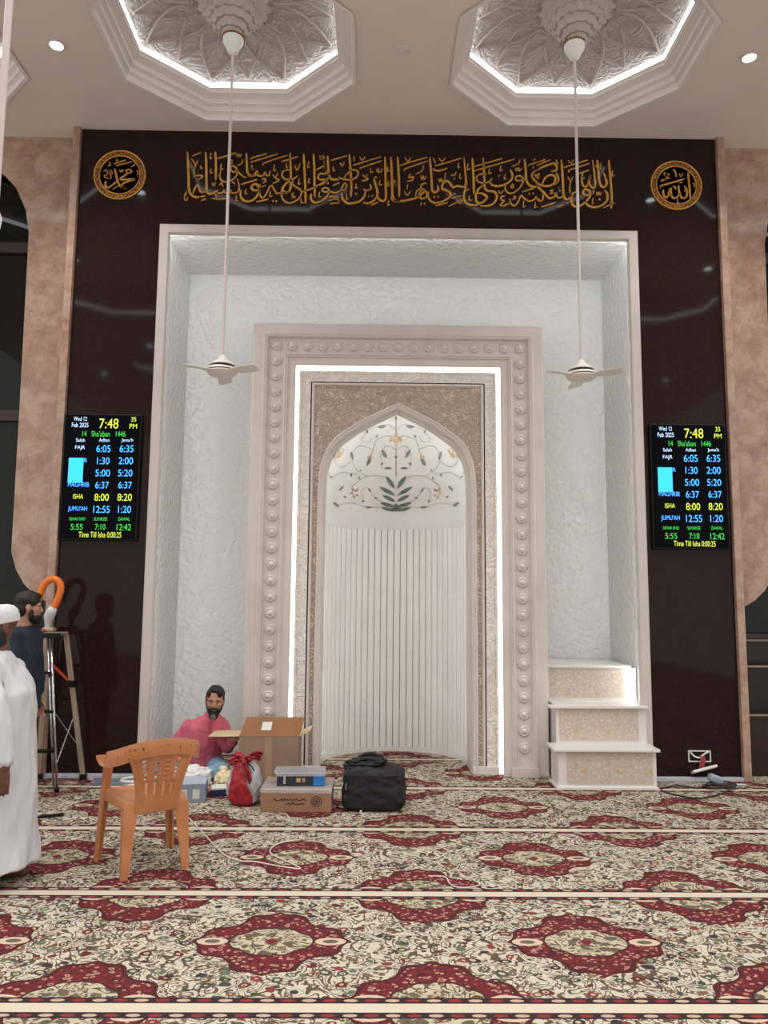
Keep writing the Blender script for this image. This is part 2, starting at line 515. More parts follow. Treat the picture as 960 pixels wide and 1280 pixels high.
for sx, nm in ((-1, 'baseboard_back'), (1, 'baseboard_right')):
    a, b = sorted((sx*2.36, sx*3.21))
    struct(nm, MB().box(a, b, D-.05, D+.01, 0, .035), MT['base'], bevel=.004)

# marble bays with tall arched windows, dark shelving underneath
pil = [(3.27, H), (3.27, 1.55), (3.36, 1.594), (3.48, 1.66), (3.585, 1.76), (3.67, 1.90), (3.725, 2.066), (3.735, 3.57), (3.754, 5.31), (3.80, 5.55), (3.91, 5.78), (4.086, 5.967), (4.35, 6.07), (4.72, 6.11)]
for sx, nm, wn in ((-1, 'wall_left', 'window_1'), (1, 'wall_right', 'window_2')):
    r = [(9.44-x, z) for x, z in reversed(pil)][1:]
    poly = [(sx*x, z) for x, z in pil+r]
    mb = MB().prism([(sx*x, z) for x, z in pil+[(4.72, H)]], 'y', 7.40, 7.50)
    mb.prism([(sx*x, z) for x, z in r+[(4.72, H), (4.72, 6.11)]], 'y', 7.40, 7.50)
    mb.box(min(sx*6.17, sx*HW), max(sx*6.17, sx*HW), 7.40, 7.5, 0, H)
    struct(nm, mb, MT['marble'])
    wd = struct(wn, MB().box(min(sx*3.25, sx*6.2), max(sx*3.25, sx*6.2), 7.60, 7.63, 1.35, 6.3), MT['glass'])
    f = MB()
    for zz in (5.22, 3.45): f.box(min(sx*3.26, sx*6.15), max(sx*3.26, sx*6.15), 7.56, 7.60, zz-.055, zz+.055)
    f.box(min(sx*4.68, sx*4.76), max(sx*4.68, sx*4.76), 7.56, 7.60, 1.5, 6.2)
    f.build('window_frame', MT['mullion'], wd)
    a, b = sorted((sx*3.29, sx*6.16))
    t = thing('wall_shelf', ('dark brown built-in shelf unit under the window at the %s edge' % ('left' if sx < 0 else 'right')), 'shelf', (0, 0, 0))
    MB().box(a, b, 7.72, 7.75, .05, 1.36).build('back_panel', MT['darkwood'], t)
    MB().box(a, b, 7.44, 7.72, .0, .555).build('cupboard', MT['darkwood'], t)
    for zz in (.57, 1.03, 1.28):
        s = MB().box(a, b, 7.43, 7.72, zz-.015, zz+.012).build('shelf_board', MT['darkwood'], t)
        MB().box(a, b, 7.418, 7.43, zz-.008, zz+.010).build('shelf_edge', MT['edge'], s)
    MB().box(a, b, 7.40, 7.6, 1.30, 1.34).build('top_board', MT['darkwood'], t)
# ------------------------------------------------------------------ ceiling coffers
def make_coffer():
    t = thing('ceiling_coffer', 'octagonal ceiling coffer', 'ceiling coffer')
    # three stepped mouldings
    for k in range(3):
        o0 = k*.036; z0 = k*.058
        prof = [(o0-(.02 if k == 0 else 0), z0-(.012 if k == 0 else 0)), (o0+.012, z0-(.012 if k == 0 else 0)), (o0+.016, z0+.014), (o0+.008, z0+.05), (o0+.038, z0+.058)]
        mb = MB(); rings = [[(x, y, z) for x, y in octagon(AX-o, AY-o)] for o, z in prof]
        mb.loft(rings, caps=False); mb.build('cornice_step', MT['cornice'], t)
    mb = MB(); prof = [(.110, .174), (.150, .186), (.155, .200), (.125, .215)]
    mb.loft([[(x, y, z) for x, y in octagon(AX-o, AY-o)] for o, z in prof], caps=False).build('cove_ledge', MT['cornice'], t)
    mb = MB().loft([[(x, y, z) for x, y in octagon(AX-o, AY-o)] for o, z in [(.150, .236), (.156, .290)]], caps=False)
    mb.build('cove_light', MT['led2'], t)
    # shallow octagonal dome, arabesque relief between raised star ribs
    NA, NR = 64, 14; k8 = PI/8
    def zd(r): return .295+.15*(1-(r/.9)**2)
    def dome(u, v):
        a = u*2*PI; r8 = .892/max(math.cos(((a+k8) % (2*k8))-k8), .92)
        r = r8*(1-v)*.985+.02
        return (r*math.cos(a), r*math.sin(a)*AY/AX, zd(r))
    dm = MB().grid(dome, NA, NR).build('dome_panel', MT['dome'], t, smooth=True)
    mb = MB()
    def rib(pts, w=.017):
        q = smooth_path([(a, r, 0) for a, r in pts], 5)
        mb.tube([(r*math.cos(a), r*math.sin(a)*AY/AX, zd(r)+.004) for a, r, _ in q], w, 6)
    for k in range(8):
        c = k8*(2*k+1)                       # corner direction
        for sg in (-1, 1):
            rib([(c, .90), (c+sg*.10, .78), (c+sg*.27, .60), (c+sg*.36, .46), (c+sg*k8, .34)])
            rib([(c+sg*k8, .86), (c+sg*.30, .72), (c+sg*.14, .58), (c, .47)], .014)
        rib([(c, .47), (c, .34)], .012)
    mb.build('star_ribs', MT['pendant'], t, smooth=True)
    # muqarnas pendant: shrinking tiers of little niches
    mb = MB()
    tiers = [(.37, 0), (.33, 0), (.285, 0), (.235, 0), (.185, 0), (.135, 0), (.095, 0)]
    z = .50
    for i, (ro, rr) in enumerate(tiers):
        n = 16 if i < 4 else 12
        rings = []
        for zz, s in ((z, 1.0), (z-.035, .99), (z-.062, .86)):
            ring = []
            for j in range(n*4):
                a = 2*PI*j/(n*4)+(PI/n)*(i % 2)
                lob = 1-.10*abs(math.cos(a*n/2+(i % 2)*0))
                ring.append((ro*lob*s*math.cos(a), ro*lob*s*math.sin(a), zz))
            rings.append(ring)
        mb.loft(rings); z -= .060
    mb.build('muqarnas_pendant', MT['pendant'], t)
    return t
cof = make_coffer()
labels = {(0, 0): 'octagonal lit ceiling coffer cut off at the top left corner', (1, 0): 'octagonal lit ceiling coffer above the left end of the gold inscription', (2, 0): 'octagonal lit ceiling coffer above the right end of the gold inscription'}
first = True
for j, r in enumerate(ROWS):
    for i, c in enumerate(COLS):
        o = cof if first else dup(cof); first = False
        o.location = (c, r, H)
        lb = labels.get((i, j))
        if lb: o['label'] = lb; o['group'] = 'octagonal coffers over the front wall'
        else: o['label'] = 'octagonal lit ceiling coffer beyond the picture, over the rest of the hall'; o['group'] = 'coffers over the rest of the hall'

# ------------------------------------------------------------------ downlights
def make_downlight(on):
    t = thing('downlight', 'round ceiling downlight', 'downlight')
    MB().lathe([(.062, 0), (.075, -.004), (.075, -.008), (.055, -.010), (.050, -.002), (.050, .0)], n=24).build('trim_ring', MT['white'], t, smooth=R(40))
    MB().lathe([(.0499, -.001), (.0499, -.006), (.02, -.0065)], n=24).build('diffuser', MT['lamp'] if on else MT['lampoff'], t)
    return t
dl, off = make_downlight(True), make_downlight(False)
off.location = (-.015, 6.06, H)
tag(off, 'unlit round downlight in the ceiling between the two full coffers', 'downlight')
first = True
spots = []
for r in ROWS:
    for c in (-5.96, -2.985, 0, 2.985, 5.96):
        if r == ROWS[0] and c == 0: continue
        spots.append((c, r))
for r in (4.24, .58, -3.08):
    for c in COLS: spots.append((c, r))
SPOTE = 145
for c, r in spots:
    o = dl if first else dup(dl); first = False
    o.location = (c, r, H)
    if r == ROWS[0] and abs(c) < 3:
        o['label'] = 'lit round downlight in the ceiling near the %s edge of the picture' % ('left' if c < 0 else 'right'); o['group'] = 'lit downlights before the front wall'
    else:
        o['label'] = 'lit round downlight beyond the picture, over the rest of the hall'; o['group'] = 'downlights over the rest of the hall'
    ld = bpy.data.lights.new('downlight_beam', 'SPOT'); ld.energy = SPOTE; ld.spot_size = R(125); ld.spot_blend = .8
    ld.shadow_soft_size = .045; ld.color = (1, .975, .94)
    lo = bpy.data.objects.new('downlight_beam', ld); C.objects.link(lo); lo.location = (c, r, H-.03)
# ------------------------------------------------------------------ prayer niche
MW, MTOP = 1.446, 4.38
mh = thing('prayer_niche', 'tall white carved prayer niche with pointed arch and lit inner border, in the wall recess', 'prayer niche', (0, 7.36, 0))
def mp(mb, name, mat, **kw):
    mb.xform(Matrix.Translation((0, -7.36, 0))); return mb.build(name, mat, mh, **kw)
prof = [(0, 8.32), (0, 7.37), (.012, 7.36), (.098, 7.36), (.104, 7.342), (.118, 7.334), (.132, 7.342), (.138, 7.336), (.150, 7.345), (.158, 7.378),
        (.306, 7.378), (.312, 7.352), (.326, 7.344), (.338, 7.356), (.348, 7.350), (.356, 7.368), (.418, 7.368), (.427, 7.376), (.427, 7.50)]
mp(portal(MB(), prof, MW, MTOP), 'outer_frame', MT['beige'])
# round bosses: one mesh, many copies
b0 = MB().lathe([(.048, 0), (.052, -.006), (.050, -.014), (.040, -.020), (.034, -.014), (.028, -.016), (.022, -.026), (.010, -.032), (.001, -.033)], n=18)
b0.xform(Matrix.Rotation(-PI/2, 4, 'X'))      # axis towards the room (-y)
b0.xform(Matrix.Rotation(PI, 4, 'Z'))
boss = None; TC = .232
pos = [(-(MW-TC)+k*.1518, MTOP-TC) for k in range(17)]
zz = MTOP-TC-.1555
while zz > .20:
    pos += [(-(MW-TC), zz), (MW-TC, zz)]; zz -= .1555
for x, z in pos:
    if boss is None:
        boss = b0.build('boss', MT['boss'], mh, smooth=R(50)); q = boss
    else: q = dup(boss, parent=mh)
    q.location = (x, 7.379-7.36, z)
if min(v.co.y for v in boss.data.vertices) > -.01:
    for v in boss.data.vertices: v.co.y *= -1
    boss.data.flip_normals()
# plinth blocks
mb = MB()
for s in (-1, 1):
    a, b = sorted((s*MW, s*(MW-.10))); mb.box(a, b, 7.345, 7.37, 0, .03)
    a, b = sorted((s*(MW-.10), s*(MW-.36))); mb.box(a, b, 7.318, 7.375, 0, .055); mb.box(a, b, 7.33, 7.375, .055, .085)
mp(mb, 'plinth', MT['frame'], bevel=.004)
# glowing slot
mp(portal(MB(), [(.427, 7.468), (.458, 7.468)], MW, MTOP), 'light_strip', MT['led3'])
# inner border with leaf relief, groove, bead
mp(portal(MB(), [(.458, 7.50), (.458, 7.452), (.474, 7.446), (.484, 7.446), (.488, 7.452), (.492, 7.446), (.574, 7.446), (.576, 7.452)], MW, MTOP), 'inner_border', MT['leafband'])
mp(portal(MB(), [(.576, 7.452), (.576, 7.475), (.588, 7.475), (.588, 7.44)], MW, MTOP), 'groove', MT['gap'])
mp(portal(MB(), [(.588, 7.475), (.588, 7.438), (.594, 7.434), (.606, 7.434), (.612, 7.440), (.616, 7.452)], MW, MTOP), 'bead_moulding', MT['beige'])
mb = MB()
for s in (-1, 1):
    a, b = sorted((s*(MW-.46), s*.735)); mb.box(a, b, 7.428, 7.47, 0, .075)
mp(mb, 'jamb_plinth', MT['white'], bevel=.004)
# arch outline (right half), opening side
ARCH = smooth_path([(0, 3.535), (.17, 3.455), (.34, 3.37), (.47, 3.285), (.565, 3.215), (.645, 3.12), (.70, 2.99), (.722, 2.87), (.731, 2.7)], 4)+[(.733, 2.0), (.736, 1.0), (.738, 0.0)]
def fwd(z): return .20*max(0, min(1, (z-2.5)/1.05))**1.4     # the back leans forward towards the apex
OW, OT = MW-.616, MTOP-.616
mb = MB()
for s in (-1, 1):
    poly = [(s*x, z) for x, z in ARCH]+[(s*OW, 0), (s*OW, OT), (0, OT)]
    mb.add([(x, 7.452, z) for x, z in poly], [tuple(range(len(poly)))])
mp(mb, 'carved_spandrel', MT['leaf'])
def offset(path, d):
    out = []
    for i, p in enumerate(path):
        a = Vector(path[max(i-1, 0)]); b = Vector(path[min(i+1, len(path)-1)]); t = (b-a).normalized()
        out.append((p[0]+t.y*-d*-1 if False else p[0]-t.y*d, p[1]+t.x*d))
    return out
def arch_path(d):
    r = [(max(0, x), z) for x, z in offset(ARCH, d)]
    r[0] = (0, ARCH[0][1]+d*1.14); r[-1] = (r[-2][0], 0)
    return r
full = lambda d: [(-x, z) for x, z in reversed(arch_path(d))]+arch_path(d)[1:]
mb = MB()
pr = [(.052, 7.452), (.052, 7.430), (.044, 7.424), (.034, 7.424), (.030, 7.432), (.012, 7.432), (.0, 7.440), (0, 7.50), (-.006, 7.51), (-.006, 7.86)]
rows = [[(x, y-(fwd(z) if y > 7.8 else 0), z) for x, z in full(d)] for d, y in pr]
mb.loft(rows, closed=False, caps=False)
mp(mb, 'arch_moulding', MT['beige'])
# curved back of the niche
def apse(th, ins=0, hw=.775, dp=.745): return ((hw-ins)*math.sin(th), 7.84+(dp-ins)*math.cos(th))
ZR = 2.43
mb = MB(); n = 48
def nb(u, v):
    x, y = apse(R(-90+180*u)); z = ZR-.05+v*(3.75-ZR)
    return (x, y-fwd(z)*1.6, z)
mb.grid(nb, n, 24)
mp(mb, 'niche_back', MT['white'], smooth=True)
mb = MB(); p = [apse(R(-90+180*i/24)) for i in range(25)]
mb.add([(x, y-.32, 3.74) for x, y in p], [tuple(range(25))]); mp(mb, 'niche_soffit', MT['white'])
mb = MB(); mb.grid(lambda u, v: apse(R(-90+180*u), .0)+(.0+v*ZR,), n, 1); mp(mb, 'slat_backing', MT['gap'])
# arc-length even slats
ths = [R(-90+180*i/400) for i in range(401)]; L = [0]
for a, b in zip(ths[:-1], ths[1:]):
    L.append(L[-1]+(Vector(apse(a, .02))-Vector(apse(b, .02))).length)
NS = 32; mb = MB()
def th_at(l):
    for i in range(400):
        if L[i+1] >= l: return ths[i]+(ths[i+1]-ths[i])*(l-L[i])/(L[i+1]-L[i])
    return ths[-1]
for k in range(NS):
    l0, l1 = L[-1]*(k+.04)/NS, L[-1]*(k+.96)/NS
    q = [apse(th_at(l0), -.0), apse(th_at(l0), .022), apse(th_at(l0+(l1-l0)*.12), .027), apse(th_at((l0+l1)/2), .028), apse(th_at(l0+(l1-l0)*.88), .027), apse(th_at(l1), .022), apse(th_at(l1), 0)]
    mb.loft([[(x, y, z) for x, y in q] for z in (.03, ZR)])
mp(mb, 'slat_panel', MT['rib'])
for nm, z0, z1, i0 in (('niche_skirting', 0, .045, .035), ('slat_cap', ZR-.008, ZR+.006, .028)):
    mb = MB().loft([[apse(R(-90+180*i/n), ins)+(z,) for i in range(n+1)] for ins, z in ((0, z1), (i0, z1), (i0, z0), (0, z0))], closed=False, caps=False)
    mp(mb, nm, MT['white'])
mb = MB()
mb.loft([[(x, 7.838-fwd(z), z) for x, z in full(d)] for d in (.002, .033)], closed=False, caps=False)
mp(mb, 'added_arch_fill', MT['arch_fill'])  # unseen glowing strip, added to brighten the curved back of the niche
# coloured stone inlay: leaves and flowers set into the curved back
G1 = plain('green_stone_inlay', (104, 120, 108), .3, .25, 12)
G2 = plain('grey_green_inlay', (132, 140, 132), .3, .2, 12)
G3 = plain('tan_stone_inlay', (206, 178, 142), .3, .2, 12)
G4 = plain('pale_stem_inlay', (186, 180, 162), .3, .1, 12)
def surf(x, z):
    t = max(-.999, min(.999, x/.768)); return Vector((x, 7.84+.737*math.sqrt(1-t*t)-fwd(z)*1.6, z))
def px(u, v):
    """photo pixel -> (x, z) on the curved back"""
    Y = 8.5
    for _ in range(12):
        p = onY(u, v, Y); Y = surf(p.x, p.z).y
    return p.x, p.z
Z8 = lambda a, b: px(380+a/4.174, 490+b/4.174)
def leaf(mb, a, b, w):
    """leaf from tip a to tip b (crop pixels), width w"""
    (x0, z0), (x1, z1) = Z8(*a), Z8(*b); n = 6; ring = []
    dx, dz = x1-x0, z1-z0; l = math.hypot(dx, dz) or 1
    wd = w/4.174*.0089
    for sgn in (1, -1):
        for i in (range(n+1) if sgn == 1 else range(n-1, 0, -1)):
            t = i/n; q = math.sin(PI*t)**.8*wd/2*sgn
            ring.append(surf(x0+dx*t-dz/l*q, z0+dz*t+dx/l*q))
    r0 = [p-Vector((0, .004, 0)) for p in ring]
    mb.loft([ring, r0])
def stem(mb, pts, w=3):
    q = smooth_path([Z8(*p) for p in pts], 5); wd = w/4.174*.0089/2
    for a, b in zip(q[:-1], q[1:]):
        l = math.hypot(b[0]-a[0], b[1]-a[1])
        if l < 1e-5: continue
        nx, nz = -(b[1]-a[1])/l*wd, (b[0]-a[0])/l*wd
        ring = [surf(a[0]+nx, a[1]+nz), surf(b[0]+nx, b[1]+nz), surf(b[0]-nx, b[1]-nz), surf(a[0]-nx, a[1]-nz)]
        mb.loft([ring, [p-Vector((0, .003, 0)) for p in ring]])
mir = lambda p: (960-p[0]+0, p[1])
mb = MB()
for a, b, w in [((474, 505), (428, 438), 22), ((476, 540), (392, 494), 20), ((478, 572), (408, 538), 20), ((478, 600), (396, 578), 18), ((478, 622), (402, 604), 16)]:
    leaf(mb, a, b, w); leaf(mb, mir(a), mir(b), w)
leaf(mb, (480, 625), (480, 580), 26); leaf(mb, (480, 610), (440, 612), 16); leaf(mb, (480, 610), (520, 612), 16)
mp(mb, 'green_plant_inlay', G1)
mb = MB()
for a, b, w in [((384, 184), (430, 178), 15), ((405, 300), (432, 345), 17), ((415, 398), (460, 398), 13), ((326, 386), (352, 340), 18), ((245, 310), (256, 356), 14), ((152, 300), (158, 345), 12), ((150, 575), (184, 598), 15), ((182, 516), (208, 490), 12), ((244, 424), (248, 444), 10), ((335, 500), (350, 524), 10), ((316, 601), (358, 602), 11), ((324, 196), (334, 216), 10), ((400, 382), (414, 368), 9), ((374, 238), (386, 226), 9), ((286, 440), (290, 458), 8), ((205, 545), (222, 550), 10), ((300, 572), (316, 568), 10), ((110, 510), (114, 526), 8), ((130, 440), (148, 446), 8), ((366, 556), (384, 550), 8), ((290, 408), (300, 410), 8), ((478, 330), (478, 350), 10), ((476, 130), (482, 146), 11), ((120, 380), (130, 384), 7)]:
    leaf(mb, a, b, w); leaf(mb, mir(a), mir(b), w)
mp(mb, 'leaf_inlay', G2)
mb = MB()
for a, b, w in [((448, 262), (478, 228), 18), ((478, 228), (478, 278), 20), ((168, 345), (200, 318), 16), ((196, 320), (212, 300), 9), ((180, 300), (186, 330), 8), ((340, 365), (352, 325), 15), ((330, 350), (340, 330), 9), ((250, 500), (262, 520), 13), ((262, 520), (286, 505), 12), ((255, 540), (268, 556), 12), ((240, 530), (256, 526), 9), ((268, 535), (286, 545), 9)]:
    leaf(mb, a, b, w); leaf(mb, mir(a), mir(b), w)
mp(mb, 'flower_inlay', G3)
mb = MB()
for pts in [[(478, 440), (479, 300), (478, 150), (480, 100)], [(478, 200), (440, 170), (390, 178), (330, 200)], [(478, 280), (450, 230), (380, 250), (360, 300), (340, 370)], [(478, 300), (430, 280), (400, 330), (410, 400)], [(470, 470), (400, 440), (330, 440), (280, 470), (250, 500), (262, 560)], [(470, 590), (380, 560), (330, 500), (300, 520), (310, 570)], [(440, 600), (330, 600), (250, 580), (170, 590)], [(330, 440), (270, 400), (250, 330), (290, 280), (360, 300)], [(280, 430), (200, 420), (140, 445), (120, 380)], [(250, 360), (200, 390), (160, 360), (180, 300), (210, 300)], [(360, 230), (340, 260), (300, 250), (330, 210)]]:
    stem(mb, pts); stem(mb, [mir(p) for p in pts])
mp(mb, 'stem_inlay', G4)

# ------------------------------------------------------------------ pulpit steps
st = thing('pulpit_steps', 'three white pulpit steps with gold patterned risers, right of the prayer niche', 'steps', (0, 6.9, 0))
def sp(mb, name, mat, **kw):
    mb.xform(Matrix.Translation((0, -6.9, 0))); return mb.build(name, mat, st, **kw)
body = MB().box(1.425, 2.295, 6.92, 7.20, .02, .325).box(1.47, 2.305, 7.17, 7.215, .02, .665).box(1.47, 2.275, 7.21, 7.50, .02, .665).box(1.47, 2.325, 7.48, 8.29, .02, 1.0)
sp(body, 'step_body', MT['white'])
sp(MB().box(1.40, 2.30, 6.885, 7.20, 0, .022), 'base_slab', MT['white'], bevel=.004)
for nm, (a, b, c, d_, z) in (('tread', (1.375, 2.32, 6.875, 7.18, .322)), ('tread', (1.40, 2.315, 7.125, 7.205, .662)), ('tread', (1.47, 2.275, 7.206, 7.48, .6622)), ('tread', (1.455, 2.275, 7.455, 8.29, 1.0))):
    sp(MB().box(a, b, c, d_, z, z+.026), nm, MT['white'], bevel=.005)
for x0, x1, y, z0, z1 in ((1.50, 2.26, 6.92, .04, .312), (1.50, 2.23, 7.17, .375, .652), (1.49, 2.265, 7.48, .72, .985)):
    sp(MB().box(x0, x1, y-.006, y, z0, z1), 'patterned_riser', MT['inlay'])
# ------------------------------------------------------------------ gold inscription
def pen(mb, strokes, ox, oy, sc, Y=D, th=.012):
    for wd, pts in strokes:
        P = [onY(ox+a/sc, oy+b/sc, Y) for a, b in pts]
        ribbon(mb, [(p.x, p.z) for p in P], wd/sc*Y/F*1.0, Y-th, Y+.0006)
ins = thing('calligraphy_inscription', 'long gold Arabic calligraphy line across the dark wall above the niche frame', 'inscription', (0, D, 5.75))
T, N, Hh = 30, 22, 15      # stroke widths in crop pixels: thick, normal, hair
A = [(T, [(92,100),(100,250),(106,420),(112,560),(150,625),(200,645),(238,640)]),
     (N, [(160,600),(185,530),(215,500),(232,550),(262,585),(305,575),(330,560)]),
     (T, [(310,105),(318,250),(320,440),(322,560),(345,600),(395,600),(440,565)]),
     (N, [(440,560),(460,592),(510,592),(530,555),(545,590),(585,590),(605,560),(620,590),(665,592),(705,570),(710,500),(690,425)]),
     (T, [(425,100),(432,200),(434,320),(430,435)]), (N, [(455,180),(560,148),(680,112)]),
     (N, [(492,330),(480,400),(520,455),(600,450),(665,405),(692,345),(665,282),(625,270),(608,305),(640,342),(690,335),(745,385),(800,412)]),
     (T, [(800,118),(803,250),(812,340),(842,385),(890,385),(950,350)]),
     (N, [(735,492),(830,462),(930,432)]), (T, [(732,560),(728,630),(775,688),(850,690),(920,640),(955,560),(930,495),(885,490),(858,530),(890,562),(950,560)]),
     (N, [(195,390),(245,382),(272,402),(222,434)]), (N, [(245,640),(310,628)]), (N, [(255,682),(318,664)]),
     (Hh, [(150,150),(255,105)]), (Hh, [(140,180),(182,250),(170,330),(172,405)]), (Hh, [(215,200),(180,290)]), (Hh, [(380,660),(500,668),(605,648)]), (Hh, [(425,600),(440,652)]),
     (Hh, [(390,470),(405,510),(432,465)]), (Hh, [(60,600),(58,660),(80,680),(102,640)]), (Hh, [(85,570),(62,640)]), (Hh, [(250,260),(255,300),(278,290)]), (Hh, [(375,112),(365,178),(392,172)]), (Hh, [(375,300),(368,352),(396,345)]),
     (Hh, [(500,240),(490,310),(522,298)]), (Hh, [(680,620),(676,690),(705,680)]), (Hh, [(795,550),(785,600),(816,598)]), (Hh, [(580,200),(622,200),(622,240),(580,245)]),
     (Hh, [(685,122),(692,158),(712,128),(722,158),(742,122)]), (Hh, [(752,190),(742,238),(690,266)]), (Hh, [(870,262),(866,312),(894,300)]), (Hh, [(480,500),(500,470),(520,520)]), (Hh, [(625,470),(650,465),(655,490)])]
B = [(Hh+4, [(24,185),(120,152),(230,122)]), (Hh+4, [(24,228),(180,180),(365,124)]), (Hh+4, [(185,260),(190,238),(320,190),(475,142)]), (Hh+4, [(405,215),(500,190),(600,156)]),
     (N, [(0,385),(40,395),(85,360),(110,330),(125,385),(180,385),(205,345),(220,380),(255,380),(265,330)]),
     (N, [(150,490),(140,560),(150,630),(185,650),(225,600),(255,530),(285,505),(320,560),(350,600),(400,590),(460,590),(515,570)]),
     (N, [(100,700),(180,685),(248,668)]), (N, [(165,440),(195,420),(215,450),(175,475)]), (T, [(290,690),(310,690)]), (T, [(330,692),(352,692)]),
     (Hh, [(300,370),(330,410),(355,355)]), (N, [(300,480),(375,440),(330,420)]),
     (T, [(505,120),(512,250),(516,400),(510,540),(470,590),(425,570),(420,530),(470,470),(530,440),(600,385)]),
     (N, [(520,320),(460,318),(415,345),(412,395),(450,430),(520,440),(545,500),(600,535),(635,560),(640,610),(600,670),(530,710),(470,710),(420,670),(402,600),(405,540)]),
     (T, [(668,125),(675,250),(682,400),(690,560),(692,720)]), (T, [(785,125),(795,250),(798,400),(802,640)]),
     (N, [(640,580),(700,565),(790,530),(880,480),(950,440),(960,440)]), (N, [(820,315),(905,270),(915,225)]), (N, [(985,385),(955,352),(920,366),(870,360),(840,400),(870,435),(940,425),(985,395)]),
     (T, [(760,600),(755,660),(800,710),(880,690),(960,640)]),
     (Hh, [(520,610),(550,590),(530,620),(570,645),(520,650)]), (Hh, [(640,660),(640,710),(668,705)]), (Hh, [(45,250),(48,315),(74,300)]), (Hh, [(320,250),(312,325),(342,318)]), (Hh, [(465,235),(460,290),(485,282)]), (Hh, [(620,420),(605,485),(635,480)]), (Hh, [(735,215),(715,285),(745,275)]), (Hh, [(740,415),(725,468),(750,462)]), (Hh, [(560,260),(592,320),(625,240)]),
     (Hh, [(270,570),(262,635),(295,625)]), (Hh, [(860,140),(868,185),(885,150),(892,188),(912,150)]), (Hh, [(860,580),(850,640),(880,632)]), (Hh, [(920,260),(920,330),(945,325)]), (Hh, [(160,520),(215,505)])]
Cc = [(T, [(92,150),(100,280),(112,390),(150,430),(230,430)]), (N, [(75,420),(60,470),(0,500)]),
     (N, [(230,400),(255,420),(330,435),(400,425),(450,390),(455,340),(420,318),(370,325),(310,385),(280,430)]), (T, [(352,130),(362,260),(372,400),(376,540),(368,640)]),
     (Hh+4, [(130,205),(220,178),(325,146)]), (Hh+4, [(400,262),(560,212),(735,158)]), (Hh+4, [(470,300),(600,255),(745,206)]), (Hh+4, [(155,502),(235,470)]),
     (N, [(0,690),(60,650),(110,590),(95,540),(45,535),(25,560),(60,580),(130,580),(190,590),(250,560),(290,480),(320,500),(300,555),(250,560)]),
     (T, [(265,600),(270,660),(330,715),(400,715),(480,690),(535,630),(545,570)]), (T, [(420,600),(445,605)]), (N, [(600,490),(612,540),(560,565),(520,545)]), (T, [(580,630),(590,632)]), (T, [(620,626),(635,630)]),
     (T, [(645,420),(670,500),(690,600),(660,670),(590,715),(520,710)]), (N, [(655,400),(685,412)]), (T, [(778,160),(785,300),(788,500),(790,640),(765,690),(720,680),(690,640)]),
     (N, [(610,740),(700,704)]), (T, [(850,160),(858,300),(865,480),(870,620),(900,680),(960,690)]), (T, [(932,160),(940,300),(948,460),(950,640)]),
     (N, [(500,450),(575,430),(540,400)]), (Hh, [(510,370),(540,400),(575,365)]), (Hh, [(680,300),(690,340),(735,340),(742,300)]), (Hh, [(700,300),(712,335)]), (Hh, [(610,290),(605,345),(638,335)]), (Hh, [(720,440),(712,495),(745,490)]), (Hh, [(825,450),(815,505),(845,500)]), (Hh, [(905,450),(895,505),(922,500)]), (Hh, [(815,280),(808,330),(835,322)]), (Hh, [(825,680),(812,740),(842,730)]), (Hh, [(435,480),(430,535),(458,525)]), (Hh, [(405,155),(412,215)]), (Hh, [(475,160),(510,200),(540,158)]), (Hh, [(160,270),(160,325),(188,318)]), (Hh, [(320,600),(318,665),(345,660)]),
     (Hh, [(240,230),(270,270),(292,220)]), (Hh, [(100,640),(170,640),(235,650)]), (Hh, [(110,690),(180,665),(240,690)]), (Hh, [(120,720),(235,715)]), (Hh, [(50,210),(55,330),(75,325)]), (T, [(90,470),(105,480)]), (Hh, [(5,160),(15,190),(30,150),(40,190),(55,160)])]
Dd = [(T, [(35,640),(70,685),(170,690),(280,670),(360,640),(420,590),(450,560)]), (N, [(330,640),(345,570),(400,545),(455,575),(460,640),(400,660),(370,620),(395,560),(400,500),(440,475),(465,485)]),
     (Hh+4, [(140,265),(300,215),(470,165)]), (Hh+4, [(200,330),(205,305),(340,255),(480,210)]), (Hh, [(330,370),(410,325),(425,260)]),
     (N, [(225,455),(290,440),(300,400),(250,410),(270,360)]), (Hh, [(205,170),(240,220),(270,165)]), (Hh, [(75,430),(80,505),(102,500)]), (Hh, [(395,380),(402,430),(425,390),(430,435),(460,390)]), (Hh, [(195,570),(230,620),(268,570)]), (Hh, [(232,490),(230,545)]),
     (T, [(500,165),(512,300),(522,440),(530,560),(565,585),(600,560),(595,500)]), (T, [(485,580),(490,660),(550,710),(640,700),(730,650),(750,600),(690,560),(650,545),(655,490),(700,450),(740,475),(780,525),(830,510),(900,520),(935,480),(925,340),(910,170)]),
     (Hh+4, [(560,270),(720,225),(880,176)]), (N, [(540,300),(570,325),(640,322),(712,295)]), (Hh, [(610,420),(620,460),(640,420),(650,462),(678,430)]), (T, [(545,640),(562,640)]), (T, [(592,634),(606,638)]), (N, [(570,745),(720,710)]), (Hh+4, [(760,660),(875,628)]), (Hh, [(725,755),(830,700),(890,670)]), (Hh, [(820,680),(860,720),(885,680)]), (T, [(390,720),(405,725)]), (T, [(430,720),(445,724)]), (T, [(790,420),(800,425)]),
     (Hh, [(845,230),(840,290),(865,280)]), (Hh, [(865,360),(858,415),(885,408)]), (Hh, [(540,170),(570,240)]), (Hh, [(610,170),(645,215),(685,170)]), (Hh, [(755,375),(800,380),(815,340)]), (Hh, [(690,350),(680,430)]), (T, [(790,600),(805,606)])]
